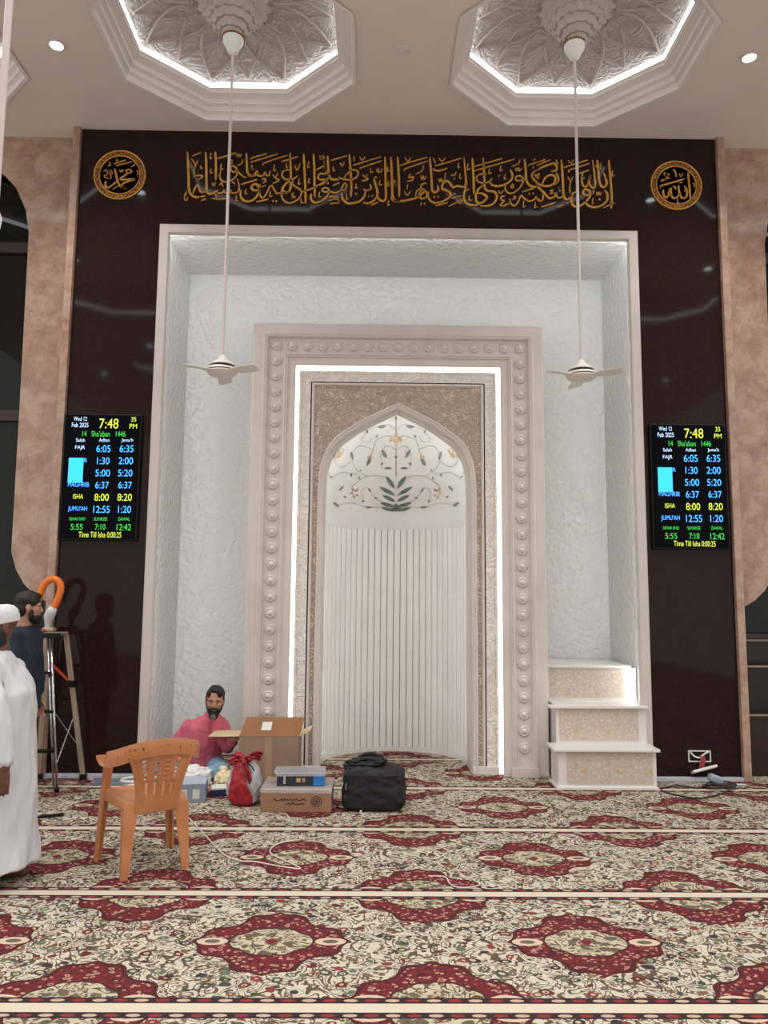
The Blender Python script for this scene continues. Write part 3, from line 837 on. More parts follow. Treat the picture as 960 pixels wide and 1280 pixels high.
Ee = [(T, [(145,175),(155,300),(162,450),(165,610)]), (T, [(275,170),(285,300),(292,450),(300,540),(340,570),(410,580),(440,640),(400,720),(320,750),(240,745)]),
     (N, [(320,370),(240,368),(195,410),(220,460),(290,475),(350,455),(385,415)]), (T, [(290,490),(220,550),(190,620),(195,690),(230,720),(290,690),(320,640),(260,600),(210,600)]), (T, [(85,470),(60,560),(45,640),(70,710),(130,740),(220,735)]),
     (T, [(350,470),(400,505),(470,510),(550,485),(610,440),(628,380),(600,315)]), (Hh+4, [(175,275),(330,230),(505,182)]), (Hh+4, [(160,330),(400,262),(650,188)]), (T, [(462,385),(475,392)]),
     (N, [(540,500),(545,560),(590,598),(660,580),(730,510),(760,430),(720,390),(670,400),(680,445),(740,440),(790,430)]), (T, [(770,185),(785,300),(792,430),(830,500),(900,520),(960,500)]), (Hh, [(620,275),(700,240),(715,190)]), (Hh, [(665,290),(672,328),(700,290),(708,330),(742,290)]),
     (N, [(960,310),(900,330),(860,375),(880,430),(940,480)]), (Hh+4, [(810,265),(960,210)]), (N, [(530,740),(590,720)]), (N, [(540,625),(490,640),(500,680),(530,690),(480,740),(550,750)]), (N, [(595,660),(610,720),(655,745),(700,690),(730,625),(770,660),(830,690),(890,670),(910,640),(960,685)]), (T, [(825,600),(838,606)]), (T, [(870,600),(882,604)]), (Hh+4, [(745,582),(890,535)]),
     (Hh, [(625,490),(605,520),(640,530),(630,480)]), (N, [(640,630),(665,650),(625,670)]), (Hh, [(95,240),(88,310),(125,300)]), (Hh, [(355,300),(345,360),(380,350)]), (Hh, [(490,265),(482,325),(515,315)]), (Hh, [(540,370),(530,425),(560,420)]), (Hh, [(110,620),(110,680),(140,675)]), (Hh, [(765,680),(755,760),(790,745)]), (Hh, [(905,700),(895,765),(930,755)]), (Hh, [(460,565),(485,600),(520,560)]), (Hh, [(875,200),(905,185)]), (Hh, [(870,300),(885,270)]), (Hh, [(880,380),(930,370),(900,400),(945,405)]), (Hh, [(85,500),(75,560),(110,545)])]
Ff = [(Hh+4, [(0,232),(110,190)]), (Hh+4, [(0,265),(170,196)]), (T, [(0,330),(60,290),(150,255),(210,240),(245,270),(240,320),(180,335)]), (T, [(0,470),(60,500),(150,510),(220,470),(225,400),(170,380),(110,410),(70,490)]), (N, [(240,350),(265,410),(260,460),(200,500)]),
     (T, [(0,500),(60,560),(110,610),(160,655),(215,640),(240,590)]), (N, [(240,600),(260,650),(310,640),(320,600)]), (T, [(300,195),(310,300),(318,430),(325,580),(345,660),(390,665),(430,620)]),
     (N, [(0,640),(40,690),(80,670),(80,610)]), (T, [(490,580),(440,600),(420,680),(445,745),(500,755),(570,720),(640,640),(635,570),(585,550),(560,590),(590,625),(640,610)]),
     (Hh+4, [(325,290),(480,240),(620,198)]), (Hh+4, [(400,345),(395,320),(500,285),(635,240)]), (Hh+4, [(480,368),(560,345),(635,318)]), (N, [(550,360),(545,430),(560,500),(600,520),(630,450),(645,380),(640,480),(670,530),(705,520),(700,400),(690,300),(675,200)]),
     (T, [(730,200),(745,300),(750,420),(780,510),(820,520),(845,470),(810,355)]), (T, [(870,200),(880,320),(895,480),(905,640),(898,780)]), (T, [(590,690),(620,740),(690,765),(780,745),(850,680),(850,600),(820,560)]), (T, [(755,660),(765,680)]),
     (Hh, [(725,580),(730,620),(752,585),(760,620),(788,582)]), (N, [(60,762),(150,735),(235,705)]), (N, [(250,765),(330,735)]), (Hh+4, [(800,772),(940,712)]), (N, [(160,570),(200,560),(170,600),(220,590)]), (T, [(265,530),(275,532)]), (T, [(275,565),(290,570)]),
     (Hh, [(380,400),(410,460),(400,530),(408,600)]), (Hh, [(440,400),(410,460)]), (Hh, [(385,200),(415,235),(450,198)]), (Hh, [(560,360),(552,420),(580,410)]), (Hh, [(235,195),(265,250)]), (Hh, [(770,240),(775,320)]), (Hh, [(715,260),(745,310),(775,270)]), (Hh, [(680,650),(675,720),(695,715)]), (Hh, [(915,320),(910,390),(935,375)]), (Hh, [(0,380),(40,360),(10,410),(40,420)]), (Hh, [(695,560),(680,610)]), (T, [(365,710),(380,715)])]
for st_, ox in ((A, 225), (B, 310), (Cc, 400), (Dd, 485), (Ee, 575), (Ff, 670)):
    mb = MB(); pen(mb, st_, ox, 180, 9.6)
    mb.xform(Matrix.Translation((0, -D, -5.75)))
    mb.build('gold_letters', MT['gold'], ins)

def roundel(name_label, ox, oy, strokes, cpx):
    c = onY(cpx[0], cpx[1], D); c.y = D
    t = thing('calligraphy_roundel', name_label, 'calligraphy roundel', tuple(c), 0, 'gold roundels in the upper wall corners')
    def lt(prof, nm, mat):
        m = MB().lathe(prof, n=64); m.xform(Matrix.Rotation(PI/2, 4, 'X')); return m.build(nm, mat, t, smooth=R(40))
    lt([(.262, -.003), (.262, .012), (.254, .016), (.248, .012), (.248, -.003)], 'outer_ring', MT['gold'])
    lt([(.248, .0), (.248, .008), (.206, .008), (.206, 0)], 'lettered_band', MT['bronze'])
    lt([(.208, 0), (.208, .013), (.203, .016), (.197, .012), (.197, 0)], 'inner_ring', MT['gold'])
    # small marks round the band
    mb = MB(); rnd = random.Random(5)
    for k in range(44):
        a = 2*PI*k/44; r = .227
        for q in range(2):
            a1 = a+rnd.uniform(-.03, .03); r0 = r+rnd.uniform(-.012, .0); a2 = a1+rnd.uniform(-.05, .05); r1 = r+rnd.uniform(.0, .014)
            ribbon(mb, [(r0*math.cos(a1), r0*math.sin(a1)), (r1*math.cos(a2), r1*math.sin(a2))], .006, -.011, -.0075, 1)
    mb.build('band_marks', MT['gold'], t)
    mb = MB(); pen(mb, strokes, ox, oy, 12.0)
    mb.xform(Matrix.Translation(-c)); mb.build('gold_letters', MT['gold'], t)
    return t
T2, N2, H2 = 34, 24, 16
roundel('gold calligraphy roundel in the upper left corner of the dark wall', 110, 180, [
    (N2, [(570,400),(625,390),(665,425),(610,445),(570,410)]), (T2, [(610,440),(540,490),(475,540)]), (T2, [(475,545),(580,540),(710,538)]), (T2, [(700,545),(600,570),(525,605),(515,650),(580,678)]),
    (T2, [(405,380),(428,470),(445,560),(490,640),(575,680)]), (T2, [(435,570),(370,625),(300,662),(265,625),(275,560)]),
    (N2, [(390,308),(480,280),(580,245)]), (N2, [(425,332),(540,305),(665,272)]), (H2, [(640,350),(690,330),(705,300)]), (H2, [(480,390),(490,428),(508,395),(518,428),(540,390)]), (H2, [(730,400),(755,430),(745,480)]), (H2, [(440,225),(430,262),(458,258)]),
    (H2, [(290,330),(345,325),(320,270)]), (H2, [(230,420),(280,400),(300,450),(250,500),(330,530)]), (H2, [(330,400),(340,480),(360,530)]), (H2, [(350,400),(370,450),(340,470)]), (H2, [(370,690),(430,650),(460,640)]), (H2, [(240,470),(290,480)])], (150, 219))
roundel('gold calligraphy roundel in the upper right corner of the dark wall', 805, 190, [
    (T2, [(655,318),(665,420),(678,560),(686,700)]), (T2, [(605,515),(640,600),(625,680),(570,700),(535,650),(515,570),(512,505)]), (T2, [(525,630),(490,685),(440,700),(405,660),(398,590),(405,545)]),
    (N2, [(470,570),(455,530),(425,525)]), (T2, [(400,640),(360,660),(330,692),(295,670),(282,610),(285,570)]), (N2, [(355,640),(375,590),(385,550)]), (T2, [(225,522),(330,490),(460,455),(605,410)]),
    (N2, [(430,265),(465,310),(478,385)]), (H2, [(520,330),(550,375),(580,320)]), (H2, [(720,475),(750,490),(745,540)]), (H2, [(500,700),(500,770),(525,765)]), (H2, [(250,430),(290,420),(280,440),(240,445)]), (H2, [(280,340),(310,310),(300,370)]), (H2, [(340,330),(370,350),(340,400),(390,400)]), (H2, [(330,380),(320,430)]), (H2, [(520,470),(575,465)]), (H2, [(230,540),(245,560)]), (H2, [(620,560),(600,600)])], (845, 232))

# ------------------------------------------------------------------ prayer-time displays
def make_display(lb):
    x0, x1, z0, z1 = -3.205, -2.468, 2.172, 3.39
    cx, cz = (x0+x1)/2, (z0+z1)/2
    t = thing('prayer_time_display', lb, 'display', (cx, D, cz), 0, 'prayer time displays')
    hw, hh = (x1-x0)/2, (z1-z0)/2
    MB().box(-hw, hw, -.045, 0, -hh, hh).build('housing', MT['black'], t, bevel=.006)
    MB().box(-hw+.012, hw-.012, -.048, -.044, -hh+.012, hh-.012).build('screen', MT['screen'], t)
    def tx(s, a, b, c, d_, col, nm):
        p, q = onY(60+a/5.5625, 490+d_/5.5625, D-.05), onY(60+b/5.5625, 490+c/5.5625, D-.05)
        m = text_mesh(s, p.x-cx, q.x-cx, p.z-cz, q.z-cz, -.050)
        m.build(nm, MT['t_'+col], t, fix=False)
    L = [('Wed 12', 178, 272, 172, 200, 'white_blue', 'date_text'), ('Feb 2025', 165, 282, 214, 244, 'white_blue', 'date_text'), ('7:48', 355, 492, 186, 252, 'lime', 'clock_text'), ('35', 578, 614, 174, 206, 'lime', 'clock_text'), ('PM', 566, 620, 222, 254, 'lime', 'clock_text'),
         ("14   Sha'aban   1446", 238, 540, 272, 308, 'green', 'date_text'), ('Salah', 194, 258, 322, 346, 'white_blue', 'heading_text'), ('Adhan', 354, 428, 322, 346, 'white_blue', 'heading_text'), ("Jama'h", 510, 592, 322, 352, 'white_blue', 'heading_text'),
         ('FAJR', 188, 258, 372, 404, 'white_blue', 'prayer_name'), ('6:05', 336, 436, 370, 418, 'blue', 'time_text'), ('6:35', 498, 596, 370, 418, 'blue', 'time_text'),
         ('R', 250, 274, 460, 488, 'blue', 'prayer_name'), ('1:30', 340, 428, 455, 502, 'blue', 'time_text'), ('2:00', 490, 592, 455, 502, 'blue', 'time_text'),
         ('5:00', 328, 432, 540, 586, 'blue', 'time_text'), ('5:20', 486, 588, 540, 586, 'blue', 'time_text'),
         ('MAGHRIB', 138, 286, 628, 658, 'blue', 'prayer_name'), ('6:37', 328, 424, 624, 670, 'blue', 'time_text'), ('6:37', 488, 584, 624, 670, 'blue', 'time_text'),
         ('ISHA', 174, 246, 710, 742, 'lime', 'prayer_name'), ('8:00', 322, 424, 708, 756, 'lime', 'time_text'), ('8:20', 482, 584, 708, 756, 'lime', 'time_text'),
         ("JUMU'AH", 138, 272, 794, 834, 'blue', 'prayer_name'), ('12:55', 314, 430, 792, 840, 'blue', 'time_text'), ('1:20', 486, 578, 792, 840, 'blue', 'time_text'),
         ('SEHAR END', 146, 260, 872, 892, 'green', 'heading_text'), ('SUNRISE', 318, 412, 872, 894, 'green', 'heading_text'), ('ZAWAL', 486, 570, 872, 894, 'green', 'heading_text'),
         ('5:55', 156, 242, 918, 958, 'green', 'time_text'), ('7:10', 326, 400, 918, 958, 'green', 'time_text'), ('12:42', 476, 578, 918, 962, 'green', 'time_text'),
         ('Time Till Isha 0:00:25', 212, 510, 974, 1010, 'lime', 'countdown_text')]
    for l in L: tx(*l)
    p, q = onY(60+136/5.5625, 490+630/5.5625, D-.05), onY(60+248/5.5625, 490+458/5.5625, D-.05)
    MB().box(p.x-cx, q.x-cx, -.0505, -.048, p.z-cz, q.z-cz).build('lit_block', MT['t_cyan'], t)
    return t
dp = make_display('tall black prayer time display on the left dark wall panel')
dp2 = dup(dp, (2.806, D, 2.75)); dp2['label'] = 'tall black prayer time display on the right dark wall panel'
# ------------------------------------------------------------------ ceiling fans
def make_fan(rod, lb, loc, ang):
    t = thing('ceiling_fan', lb, 'ceiling fan', loc, ang, 'ceiling fans on long rods')
    MB().lathe([(.03, rod+.02), (.092, rod+.02), (.088, rod-.01), (.066, rod-.05), (.040, rod-.10), (.018, rod-.122), (.012, rod-.122)], n=28).build('canopy', MT['fan'], t, smooth=R(45))
    MB().lathe([(.094, rod+.034), (.100, rod+.028), (.098, rod+.016), (.09, rod+.016)], n=28).build('canopy_collar', MT['bronze'], t, smooth=R(45))
    MB().lathe([(.0125, .10), (.0125, rod-.12)], n=12).build('down_rod', MT['rod'], t, smooth=R(45))
    MB().lathe([(.016, .135), (.022, .13), (.040, .095), (.092, .062), (.106, .050), (.108, .044), (.06, .042)], n=28).build('top_cover', MT['fan'], t, smooth=R(45))
    MB().lathe([(.09, .043), (.098, .034), (.085, .026)], n=28).build('shadow_gap', MT['fandark'], t, smooth=R(45))
    MB().lathe([(.07, .030), (.112, .022), (.124, .004), (.122, -.016), (.098, -.034), (.05, -.044), (.001, -.046)], n=28).build('motor', MT['fan'], t, smooth=R(45))
    MB().lathe([(.1225, .003), (.127, -.001), (.1235, -.006)], n=28).build('motor_band', MT['fandark'], t, smooth=R(45))
    for k in range(3):
        m = MB()
        st = [(.10, .045, .0), (.17, .055, .01), (.24, .058, .010), (.29, .058, .010), (.325, .052, .010), (.338, .034, .009)]
        m.loft([[(r, -w, -.008+tl*1.0), (r, w, -.008-tl), (r, w, -.012-tl), (r, -w, -.012+tl)] for r, w, tl in st])
        m.xform(Matrix.Rotation(2*PI*k/3, 4, 'Z')); m.build('blade', MT['fan'], t)
    return t
RODL = 6.40-3.485
make_fan(RODL, 'ceiling fan on a long rod from the left full coffer, over the left recess side', (-1.478, 6.07, 3.485), R(95))
make_fan(RODL, 'ceiling fan on a long rod from the right full coffer, over the right recess side', (1.466, 6.07, 3.485), R(86))
t = thing('hanging_rod', 'thin white hanging rod running down the top left edge, nearest the camera', 'rod', (-1.49, 2.41, 2.9))
MB().lathe([(.0125, 0), (.0125, 3.40)], n=12).build('rod', MT['rod'], t, smooth=R(45))
MB().lathe([(.03, 3.42), (.092, 3.52), (.088, 3.50), (.036, 3.38), (.014, 3.35)], n=24).build('canopy', MT['fan'], t, smooth=R(45))
MB().lathe([(.001, -.05), (.02, -.045), (.024, -.01), (.0126, .02)], n=16).build('end_cap', MT['fan'], t, smooth=R(45))

# ------------------------------------------------------------------ plastic armchair
ORG = Mat('orange_plastic', (190, 118, 66), .28, spec=.5, Subsurface_Weight=.0)
gv, _ = ORG.noise(5); ORG.base(ORG.ramp(gv, [(.3, (174, 110, 68)), (.7, (194, 132, 90))]))
ch = thing('plastic_armchair', 'orange plastic armchair with a pierced back standing alone on the carpet', 'chair', (-1.636, 4.98, 0), R(33))
# seat with skirt: rounded slab, slightly dished
def rrect(w0, w1, d0, d1, r, z, n=5):
    """rounded trapezoid: rear half-width w0 at y=d0, front half-width w1 at y=d1"""
    cs = [(w1-r, d1-r, 0), (-(w1-r), d1-r, 90), (-(w0-r), d0+r, 180), (w0-r, d0+r, 270)]
    return [(cx+r*math.cos(R(a+90*i/n)), cy+r*math.sin(R(a+90*i/n)), z) for cx, cy, a in cs for i in range(n+1)]
MB().loft([rrect(.188, .218, -.208, .208, .05, .375), rrect(.192, .222, -.212, .212, .05, .42), rrect(.186, .216, -.206, .206, .05, .434), rrect(.15, .18, -.17, .17, .05, .426), rrect(.05, .06, -.06, .06, .03, .420)]).build('seat', ORG, ch, smooth=R(50))
def leg(x0, y0, x1, y1, zt, wt, wb):
    """tapered angle-section leg from top (x0,y0,zt) to foot (x1,y1,0)"""
    sx, sy = (1 if x1 > 0 else -1), (1 if y1 > 0 else -1)
    mb = MB(); rings = []
    for t in (0, .3, .7, 1):
        x, y, z, w_ = x0+(x1-x0)*t, y0+(y1-y0)*t, zt*(1-t), wt+(wb-wt)*t
        a = w_; th = .016
        rings.append([(x, y, z), (x-sx*a*.55, y, z), (x-sx*a, y-sy*.006, z), (x-sx*a, y-sy*th, z), (x-sx*th, y-sy*th*1.2, z), (x-sx*th, y-sy*a, z), (x-sx*.004, y-sy*a, z), (x, y-sy*a*.5, z)])
    mb.loft(rings); return mb
for x0, y0, x1, y1, zt, wt in ((.212, .200, .252, .222, .64, .062), (-.212, .200, -.252, .222, .64, .062), (.188, -.200, .206, -.236, .40, .085), (-.188, -.200, -.206, -.236, .40, .085)):
    leg(x0*1.04, y0*1.04, x1, y1, zt, wt, .044).build('leg', ORG, ch, smooth=R(50))
# arms + top rail in one sweep: wide flat arm turning into the upright band behind the shoulders
path = [(.238, .215, .635), (.258, .12, .640), (.272, .0, .648), (.272, -.10, .672), (.250, -.19, .695), (.19, -.258, .725), (.10, -.288, .746), (0, -.296, .752)]
path = path+[(-x, y, z) for x, y, z in reversed(path[:-1])]
path = smooth_path(path, 4); n = len(path)
rail = MB(); armL = MB(); armR = MB()
rings = []
for i, p in enumerate(path):
    p = Vector(p); t = (Vector(path[min(i+1, n-1)])-Vector(path[max(i-1, 0)])).normalized()
    s = abs(i/(n-1)-.5)*2
    flat = max(0, min(1, (s-.58)/.22)); flat = flat*flat*(3-2*flat)
    up = Vector((0, 0, 1)); side = t.cross(up).normalized(); upp = side.cross(t).normalized()
    wide = (upp*(1-flat)+side*flat).normalized(); thin = wide.cross(t).normalized()
    hw = .040*(1-flat)+.030*flat
    if s < .58: hw += .008
    rings.append([p+wide*hw+thin*.006, p+wide*hw*.5+thin*.010, p-wide*hw*.5+thin*.010, p-wide*hw+thin*.006, p-wide*hw-thin*.006, p+wide*hw-thin*.006])
k1, k2 = int(n*.22), n-1-int(n*.22)
rail.loft(rings[k1:k2+1]).build('top_rail', ORG, ch, smooth=R(50))
armL.loft(rings[:k1+1]).build('armrest', ORG, ch, smooth=R(50)); armR.loft(rings[k2:]).build('armrest', ORG, ch, smooth=R(50))
# pierced back panel
def backp(u, v, off=0):
    s = (u-.5)*2
    z = .355+v*.385
    hw = .122+.012*v+.062*v**2.2
    x = s*hw
    y = -.200-.068*v-.018*(1-s*s)*v+off
    return (x, y, z-.03*s*s*v)
NU, NV = 60, 72
mb = MB(); keep = []
def hole(u, v):
    s = (u-.5)*2
    for c in (-.56, -.19, .19, .56):
        if .26 < v < .50 and abs(s-c-(v-.38)*c*.15) < .062: return True
        for vv, r in ((.565, .052), (.635, .060), (.705, .066), (.775, .074), (.85, .080)):
            if ((s-c*1.06)/(r*1.35))**2+((v-vv)/(r*.37))**2 < 1: return True
    return False
vs_ = [backp(i/NU, j/NV) for j in range(NV+1) for i in range(NU+1)]
fs_ = [(j*(NU+1)+i, j*(NU+1)+i+1, (j+1)*(NU+1)+i+1, (j+1)*(NU+1)+i) for j in range(NV) for i in range(NU) if not hole((i+.5)/NU, (j+.5)/NV)]
mb.add(vs_, fs_)
o = mb.build('backrest', ORG, ch, smooth=True)
so = o.modifiers.new('thickness', 'SOLIDIFY'); so.thickness = .012; so.offset = 0
bm = bmesh.new(); bm.from_mesh(o.data); bmesh.ops.delete(bm, geom=[v for v in bm.verts if not v.link_faces], context='VERTS'); bm.to_mesh(o.data); bm.free()
for s in (-1, 1):          # raised side edges of the back
    MB().tube([backp(.5+s*.49, v/12, -.004) for v in range(13)], .011, 8).build('back_stile', ORG, ch, smooth=R(50))
# black marker scribble along the back of the top rail
mb = MB(); rnd = random.Random(3)
for i in list(range(k1+3, k2-2, 3))+list(range(int(n*.60), int(n*.68))):
    r_ = rings[i]; out = (r_[4]+r_[5])/2; e = (r_[5]-r_[4])
    nrm = Vector((out.x, out.y+.12, 0)).normalized(); tan = Vector((-nrm.y, nrm.x, 0))
    mid = (r_[0]+r_[3]+r_[4]+r_[5])/4
    for q in range(2):
        a = mid+nrm*.0085+Vector((0, 0, rnd.uniform(-.022, .016)))+tan*rnd.uniform(-.006, .006); b = a+Vector((0, 0, rnd.uniform(.006, .018)))+tan*rnd.uniform(-.012, .012)
        mb.tube([a, b], .0022, 5)
mb.build('marker_scribble', MT['black'], ch)

# ------------------------------------------------------------------ step ladder
ALU = plain('beige_aluminium', (178, 160, 140), .35, .1, 8, metal=.3)
CHR = Mat('chrome_tube', (210, 212, 216), .15, .95)
gv, _ = CHR.noise(30); CHR.base(CHR.ramp(gv, [(.3, (196, 198, 204)), (.7, (222, 224, 228))]))
REDP = plain('red_plastic', (196, 60, 40), .4, .1)
ld_ = thing('step_ladder', 'folding metal step ladder standing against the left dark wall', 'ladder', (-3.05, 6.95, 0))
def lp(mb, nm, mat, **kw):
    mb.xform(Matrix.Translation((3.05, -6.95, 0))); return mb.build(nm, mat, ld_, **kw)
fr_, fl_ = Vector((-2.887, 6.71, 0)), Vector((-3.36, 6.74, 0)); rr_, rl_ = Vector((-2.835, 7.16, 0)), Vector((-3.24, 7.17, 0))
tfr, tfl, trr, trl = Vector((-3.10, 6.93, 1.30)), Vector((-3.30, 6.93, 1.30)), Vector((-3.02, 7.06, 1.30)), Vector((-3.17, 7.07, 1.30))
lerp = lambda a, b, t: a+(b-a)*t
for a, b in ((fr_, tfr), (fl_, tfl)):
    d_ = Vector((.03, 0, 0))
    q = lp(MB().tube([a+Vector((0, 0, .02)), b], .011, 10), 'leg', CHR, smooth=True); q['label'] = 'thin chrome leg'
    lp(MB().tube([a+Vector((-.035, .02, .02)), b-d_], .010, 10), 'leg_brace', CHR, smooth=True)
    lp(MB().lathe([(.018, 0), (.022, .03), (.014, .045)], a, 12), 'rubber_foot', MT['black'])
for a, b in ((rr_, trr), (rl_, trl)):
    q = lp(MB().bar(a+Vector((0, 0, .02)), b, .045, .026, (0, 1, 0)), 'leg', ALU, bevel=.004); q['label'] = 'beige aluminium leg'
    lp(MB().box(a.x-.03, a.x+.03, a.y-.02, a.y+.02, 0, .05), 'rubber_foot', MT['black'], bevel=.004)
lp(MB().tube([lerp(fr_, tfr, .16), lerp(rr_, trr, .46)], .005, 8), 'cross_brace', CHR)
lp(MB().tube([lerp(fr_, tfr, .50), lerp(rr_, trr, .22)], .005, 8), 'cross_brace', CHR)
lp(MB().bar(lerp(rl_, trl, .82), lerp(rr_, trr, .66), .020, .014, (0, 1, 0)), 'red_spreader', REDP)
lp(MB().box(-.036, .036, -.03, .03, -.03, .03).xform(Matrix.Translation(lerp(rr_, trr, .66))), 'hinge_joint', MT['black'], bevel=.006)
lp(MB().box(-3.33, -3.01, 6.90, 7.09, 1.30, 1.325), 'platform', plain('grey_platform', (150, 140, 132), .4), bevel=.006)
lp(MB().box(-3.33, -3.00, 6.885, 6.90, 1.275, 1.322), 'platform_lip', MT['black'], bevel=.004)
lp(MB().box(-3.30, -3.16, 6.895, 6.98, 1.325, 1.35), 'hinge_cover', REDP, bevel=.006)
for t_ in (.25, .5, .75):
    a, b = lerp(fl_, tfl, t_), lerp(fr_, tfr, t_)
    lp(MB().bar(a, b, .07, .022), 'step', MT['black'], bevel=.004)
# orange hose looped over the ladder top
OR2 = plain('orange_corrugated_hose', (236, 122, 36), .4, .08, 30)
HY = 6.98
hp = [onY(u, v, HY) for u, v in ((47, 752), (50, 742), (55, 731), (62, 725), (69, 724), (75, 729), (76, 737), (73, 747), (69, 756), (65, 764))]
hp = [Vector(p) for p in smooth_path([tuple(p) for p in hp], 5)]
hose = thing('orange_hose', 'thick orange hose bent in a loop on top of the step ladder', 'hose', tuple(onY(62, 785, HY)))
def hpart(mb, nm, mat, **kw):
    mb.xform(Matrix.Translation(-hose.location)); return mb.build(nm, mat, hose, **kw)
hpart(MB().tube(hp, [.031+.0025*math.cos(i*2.2) for i in range(len(hp))], 14), 'loop', OR2, smooth=True)
q = [onY(u, v, HY) for u, v in ((67, 759), (64, 765), (61, 771), (60, 776), (59.5, 783), (59.5, 787))]
hpart(MB().tube(q, [.036, .046, .046, .032, .022, .024], 12), 'plastic_wrap', plain('clear_white_plastic', (206, 206, 206), .3), smooth=True)
hpart(MB().box(-.05, .05, -.04, .04, -.02, .012).xform(Matrix.Translation(onY(62, 786, HY))), 'hose_base', ALU, bevel=.006)

# ------------------------------------------------------------------ cartons and bags
CARD = plain('brown_cardboard', (150, 124, 106), .75, .06, 5)
CARDI = plain('cardboard_inside', (156, 108, 74), .8, .06, 5)
CARDL = plain('lit_cardboard_flap', (206, 184, 150), .8, .05, 5)  # light falling on the side flaps is put into this paler tan
PAPER = plain('white_paper', (226, 226, 222), .6, .03)
INK = plain('black_ink', (46, 38, 38), .6)
FILM = Mat('clear_plastic_film', (226, 228, 230), .22, spec=.7); FILM.b.inputs['Alpha'].default_value = .42
gv, _ = FILM.noise(14, dist=1.5); FILM.bump(gv, .8, .02)
def carton(name, lb, cat, x0, x1, y, d, h, rz=0, z=0, group=None):
    t = thing(name, lb, cat, ((x0+x1)/2, y+d/2, z), rz, group)
    return t, (x1-x0)/2, d/2
# the big open box
t, hw, hd = carton('cardboard_box', 'big open cardboard box with its front flap up, before the seated man', 'box', -1.375, -.865, 6.80, .34, .44)
th = .006
for nm, b in (('bottom', (-hw, hw, -hd, hd, 0, .006)), ('side_panel', (-hw, hw, -hd, -hd+th, .006, .45)), ('side_panel', (-hw, hw, hd-th, hd, .006, .45)), ('side_panel', (-hw, -hw+th, -hd+th, hd-th, .006, .45)), ('side_panel', (hw-th, hw, -hd+th, hd-th, .006, .45))):
    MB().box(*b).build(nm, CARD, t)
def flap(p, q, v, mat, nm):
    p, q, v = Vector(p), Vector(q), Vector(v); n_ = (q-p).cross(v).normalized()*.005
    m_ = MB().loft([[p, q, q+v, p+v], [a+n_ for a in (p, q, q+v, p+v)]]); return m_.build(nm, mat, t)
f1 = flap((-hw, -hd+.003, .452), (hw, -hd+.003, .452), (.05, .06, .155), CARDI, 'flap')
f1['label'] = 'raised front flap with a white sticker'
MB().loft([[(a, -hd-.0035+b*.06/.155, .452+b) for a, b in ((-.07, .052), (.015, .052), (.025, .118), (-.06, .118))], [(a, -hd-.005+b*.06/.155, .452+b) for a, b in ((-.07, .052), (.015, .052), (.025, .118), (-.06, .118))]]).build('sticker', PAPER, f1)
flap((-hw, hd-.01, .452), (-hw, -hd+.02, .452), (-.27, -.02, .0), CARDL, 'flap')
flap((hw, -hd+.02, .452), (hw, hd-.01, .452), (.10, .0, .05), CARDL, 'flap')
flap((hw, hd-.004, .452), (-hw, hd-.004, .452), (0, .10, .10), CARDI, 'flap')
MB().box(-.03, .03, -hd-.0012, -hd, .10, .45).build('tape_strip', plain('brown_tape', (172, 142, 118), .3), t)

# long low box with logo, film over its top
t, hw, hd = carton('logo_carton', 'low brown carton with black writing and a round emblem on its front', 'box', -1.085, -.535, 6.13, .40, .175)
MB().box(-hw, hw, -hd, hd, 0, .172).build('carton_body', plain('brown_printed_carton', (150, 112, 86), .7, .07, 5), t, bevel=.004)
mb = MB()
def film(u, v):
    x = -hw*1.01+2*hw*1.01*u
    if v < .8: return (x, hd-(2*hd+.003)*v/.8, .1735+.004*max(0, noise.noise(Vector((x*9, v*6, 0)))))
    k = (v-.8)/.2
    return (x, -hd-.003-.004*abs(noise.noise(Vector((x*14, k*3, 2)))), .1745-k*(.030+.016*noise.noise(Vector((x*8, 1, 5)))))
mb.grid(film, 40, 20).build('plastic_film', FILM, t, smooth=True)
mb = MB(); rnd = random.Random(8)
def scrib(mb, x, z, w_, n, h, y):
    xs_ = x
    while xs_ < x+w_:
        ww = rnd.uniform(.010, .022)
        ribbon(mb, [(xs_, z), (xs_+ww*.5, z+rnd.uniform(-.3, 1)*h), (xs_+ww, z+rnd.uniform(-.1, .3)*h)], .0065, y-.0012, y, 1); xs_ += ww*.8
scrib(mb, -.17, .090, .24, 0, .018, -hd-.0002); scrib(mb, -.08, .062, .14, 0, .016, -hd-.0002)
mb.build('printed_writing', INK, t)
mb = MB()
for r_ in (.040, .026):
    ring = [(.158+r_*math.cos(a*PI/12), .082+r_*math.sin(a*PI/12)*.95) for a in range(25)]
    ribbon(mb, ring, .007, -hd-.0014, -hd-.0002, 1)
for a in range(6):
    ribbon(mb, [(.158, .082), (.158+.03*math.cos(a*PI/3), .082+.03*math.sin(a*PI/3))], .006, -hd-.0014, -hd-.0002, 1)
mb.build('round_emblem', plain('dark_emblem_ink', (70, 60, 50), .6), t)
